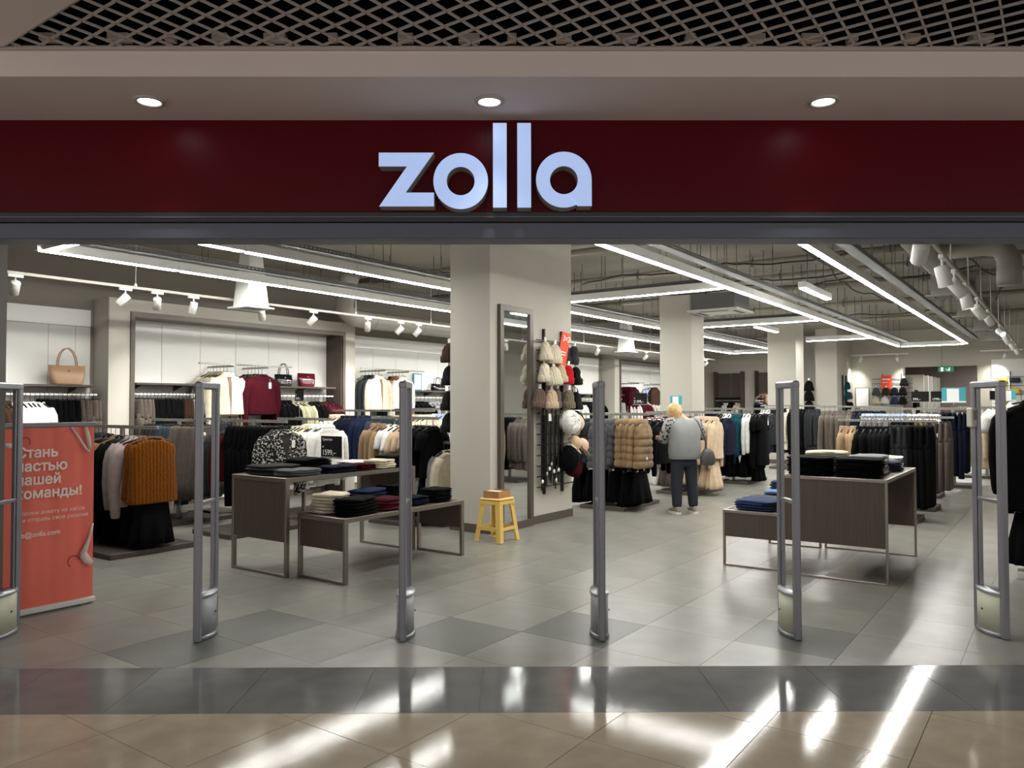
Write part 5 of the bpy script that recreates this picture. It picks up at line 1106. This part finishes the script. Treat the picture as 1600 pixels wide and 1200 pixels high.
# local frame: +y is the way she faces (towards the rack), z up
wm = empty('person', S(10.06, 4.27), radians(14), 'woman seen from behind in a grey sweatshirt and navy trousers, browsing a rack', 'person')
M_SKIN = mat('skin', (205, 158, 132), 0.6)
JV = [(0, 0, 0.84), (0, 0.0, 1.02), (0, 0.02, 1.20), (-0.02, 0.05, 1.305), (-0.05, 0.085, 1.35), (-0.085, 0.125, 1.40), (-0.09, 0.135, 1.455),   # 0-6 pelvis..crown
      (-0.09, 0, 0.80), (-0.105, 0.01, 0.45), (-0.115, -0.02, 0.09), (-0.13, 0.10, 0.04),     # 7-10 left leg
      (0.09, 0, 0.78), (0.11, 0.015, 0.45), (0.125, -0.02, 0.09), (0.15, 0.10, 0.04),         # 11-14 right leg
      (-0.19, 0.03, 1.245), (-0.265, 0.09, 1.01), (-0.20, 0.31, 1.02), (-0.185, 0.37, 1.03),   # 15-18 left arm
      (0.19, 0.03, 1.245), (0.30, 0.08, 1.06), (0.235, 0.30, 1.07), (0.225, 0.36, 1.08)]       # 19-22 right arm
JE = [(0, 1), (1, 2), (2, 3), (3, 4), (4, 5), (5, 6), (0, 7), (7, 8), (8, 9), (9, 10), (0, 11), (11, 12), (12, 13), (13, 14), (2, 15), (15, 16), (16, 17), (17, 18), (2, 19), (19, 20), (20, 21), (21, 22)]
JR = [(0.12, 0.09), (0.13, 0.10), (0.15, 0.10), (0.055, 0.055), (0.052, 0.055), (0.075, 0.085), (0.06, 0.07), 0.085, 0.058, 0.04, 0.035, 0.085, 0.058, 0.04, 0.035, 0.055, 0.042, 0.032, 0.034, 0.055, 0.042, 0.032, 0.034]
skin('body', JV, JE, JR, M_SKIN, wm)
# fingers curled on the hangers, one chain each
for s, w_, fx in ((-1, JV[18], -0.185), (1, JV[22], 0.225)):
    for k in range(5):
        dx = (k - 2) * 0.018; ln = (0.045, 0.06, 0.066, 0.06, 0.045)[k]
        if k == 0 and s < 0 or k == 4 and s > 0: pass
        p0 = Vector((w_[0] + dx, w_[1] + 0.015, w_[2] + 0.004)); th = (k == (4 if s < 0 else 0))
        pts = [p0, p0 + Vector((0, ln * 0.6, 0.008)), p0 + Vector((0, ln, -0.012)), p0 + Vector((0, ln * 0.85, -0.035))] if not th else [p0 - Vector((0, 0.03, 0)), p0 + Vector((-s * 0.022, 0.0, -0.008)), p0 + Vector((-s * 0.02, 0.03, -0.018))]
        MB().tube(pts, [0.0095, 0.009, 0.008, 0.006][:len(pts)], 8).build('finger', M_SKIN, wm)
M_SWEAT = mat('grey_sweatshirt', (136, 138, 139), 0.9, var=(6, 0.05), bump=(5, 0.35))
sw = MB().loft([ell(z, hw, ht, 28, xo, yo, 0.008, 3, z * 9, 0.85) for z, hw, ht, xo, yo in ((0.745, 0.195, 0.145, 0, 0.0), (0.752, 0.21, 0.16, 0, 0.0), (0.80, 0.212, 0.16, 0, 0.0), (0.83, 0.222, 0.165, 0, -0.004), (0.95, 0.222, 0.158, 0, -0.01), (1.05, 0.224, 0.15, 0, -0.012), (1.14, 0.226, 0.14, 0, -0.008), (1.22, 0.215, 0.118, 0, 0.004), (1.27, 0.165, 0.095, 0, 0.02), (1.30, 0.105, 0.080, -0.008, 0.035), (1.325, 0.075, 0.072, -0.02, 0.05))], (False, False)).build('sweatshirt', M_SWEAT, wm)
for s, js in ((-1, (15, 16, 17)), (1, (19, 20, 21))):
    a, b, c = (Vector(JV[k]) for k in js)
    pts = [a + Vector((-s * 0.05, 0, 0.0)), a, a.lerp(b, 0.5), b, b.lerp(c, 0.5), c.lerp(b, 0.05)]
    MB().tube(pts, [0.075, 0.088, 0.082, 0.076, 0.062, 0.048], 14).build('sleeve', M_PATSL, wm)
M_NAVYT = mat('navy_trousers', (30, 33, 44), 0.85, var=(8, 0.1), bump=(7, 0.3))
tv = [(0, 0, 0.765), (-0.095, 0, 0.70), (-0.105, 0.005, 0.58), (-0.11, 0.012, 0.42), (-0.115, -0.005, 0.22), (-0.117, -0.01, 0.075), (0.095, 0, 0.70), (0.108, 0.008, 0.58), (0.116, 0.016, 0.42), (0.124, -0.005, 0.22), (0.127, -0.01, 0.075)]
skin('trousers', tv, [(0, 1), (1, 2), (2, 3), (3, 4), (4, 5), (0, 6), (6, 7), (7, 8), (8, 9), (9, 10)], [(0.135, 0.095), (0.100, 0.11), 0.096, 0.086, 0.075, 0.07, (0.100, 0.11), 0.096, 0.086, 0.075, 0.07], M_NAVYT, wm)
for sx, dx in ((-0.117, -0.02), (0.130, 0.03)):
    sh = MB().loft([[(sx + dx * t + hw * cos(2 * pi * k / 14), -0.075 + 0.25 * t, max(0.022, 0.022 + zz * (0.5 + 0.5 * sin(2 * pi * k / 14)))) for k in range(14)] for t, hw, zz in ((0, 0.018, 0.05), (0.06, 0.036, 0.085), (0.3, 0.042, 0.095), (0.6, 0.046, 0.065), (0.85, 0.044, 0.045), (1.0, 0.02, 0.02))]).build('shoe', mat('sneaker_grey', (150, 140, 132), 0.7), wm)
    MB().loft([[(sx + dx * t + hw * (1 if k in (0, 3) else -1) * (1 if k in (0, 3) else 1), -0.08 + 0.26 * t, 0.0 if k < 2 else 0.026) for k in (0, 1, 2, 3)] for t, hw in ((0, 0.03), (0.08, 0.042), (0.5, 0.048), (0.85, 0.048), (1.0, 0.026))], smooth=False).build('sole', mat('sneaker_sole', (226, 222, 214), 0.6), sh)
M_HAIR = mat('blonde_hair', (192, 158, 108), 0.6, var=(25, 0.22), bump=(50, 0.5))
hr = MB(); rings = []
for i in range(17):
    ph_ = pi * 0.02 + pi * 0.62 * min(i, 12) / 12; rr = []
    for k in range(28):
        a = 2 * pi * k / 28; j = 0.006 * sin(9 * a + i) + 0.004 * sin(23 * a)
        front = max(0, sin(a)) ** 2 * min(1, max(0, (i - 6) / 6)) + 0.10 * max(0, i - 12)
        r_ = (0.103 + j) * sin(ph_) * (1 - 0.22 * front) ; rr.append((-0.088 + r_ * cos(a), 0.118 + (r_ * 1.12) * sin(a) - 0.01, 1.405 + 0.112 * cos(ph_) - (0.05 * (min(i, 12) / 12) ** 2) - 0.012 * max(0, i - 12)))
    rings.append(rr)
rough_copy(hr.loft(rings, (True, True)), 0.005, 4).build('hair', M_HAIR, wm)
MB().lathe([(0.004, 0.02), (0.012, 0.01), (0.014, -0.005), (0.006, -0.014)], 10, (-0.105, 0.245, 1.375)).build('nose', M_SKIN, wm)
for sx in (-0.075, 0.0): MB().lathe([(0.001, 0.008), (0.008, 0), (0.001, -0.008)], 10, (sx - 0.055, 0.232, 1.40)).build('eye', M_SIGNW, wm)
MB().box(-0.122, -0.085, 0.226, 0.236, 1.343, 1.350, 0.002).build('mouth', mat('lips', (170, 96, 88), 0.5), wm)
for s in (-1, 1): MB().lathe([(0.002, 0.026), (0.012, 0.012), (0.013, -0.008), (0.003, -0.024)], 8, (-0.088 + s * 0.085, 0.12, 1.39)).build('ear', M_SKIN, wm)
sbag = empty('shoulder_bag', S(10.06, 4.27) + Vector((0.30, -0.09, 0.66)), radians(20), 'dark grey slouchy shoulder bag at the right hip of the woman', 'bag')
M_SB = mat('grey_bag', (70, 70, 70), 0.6, bump=(14, 0.4))
MB().loft([ell(z, hw, ht, 18, 0, 0, 0.004, 4, z * 20, 0.8) for z, hw, ht in ((0, 0.07, 0.03), (0.02, 0.105, 0.045), (0.10, 0.115, 0.055), (0.18, 0.09, 0.045), (0.23, 0.05, 0.02))]).build('pouch', M_SB, sbag)
MB().tube([(-0.03, 0.0, 0.22), (-0.05, -0.03, 0.32), (-0.09, -0.04, 0.42), (-0.13, -0.01, 0.54), (-0.14, 0.04, 0.615), (-0.13, 0.10, 0.63)], 0.013, 8, 0.4).build('strap', M_SB, sbag)
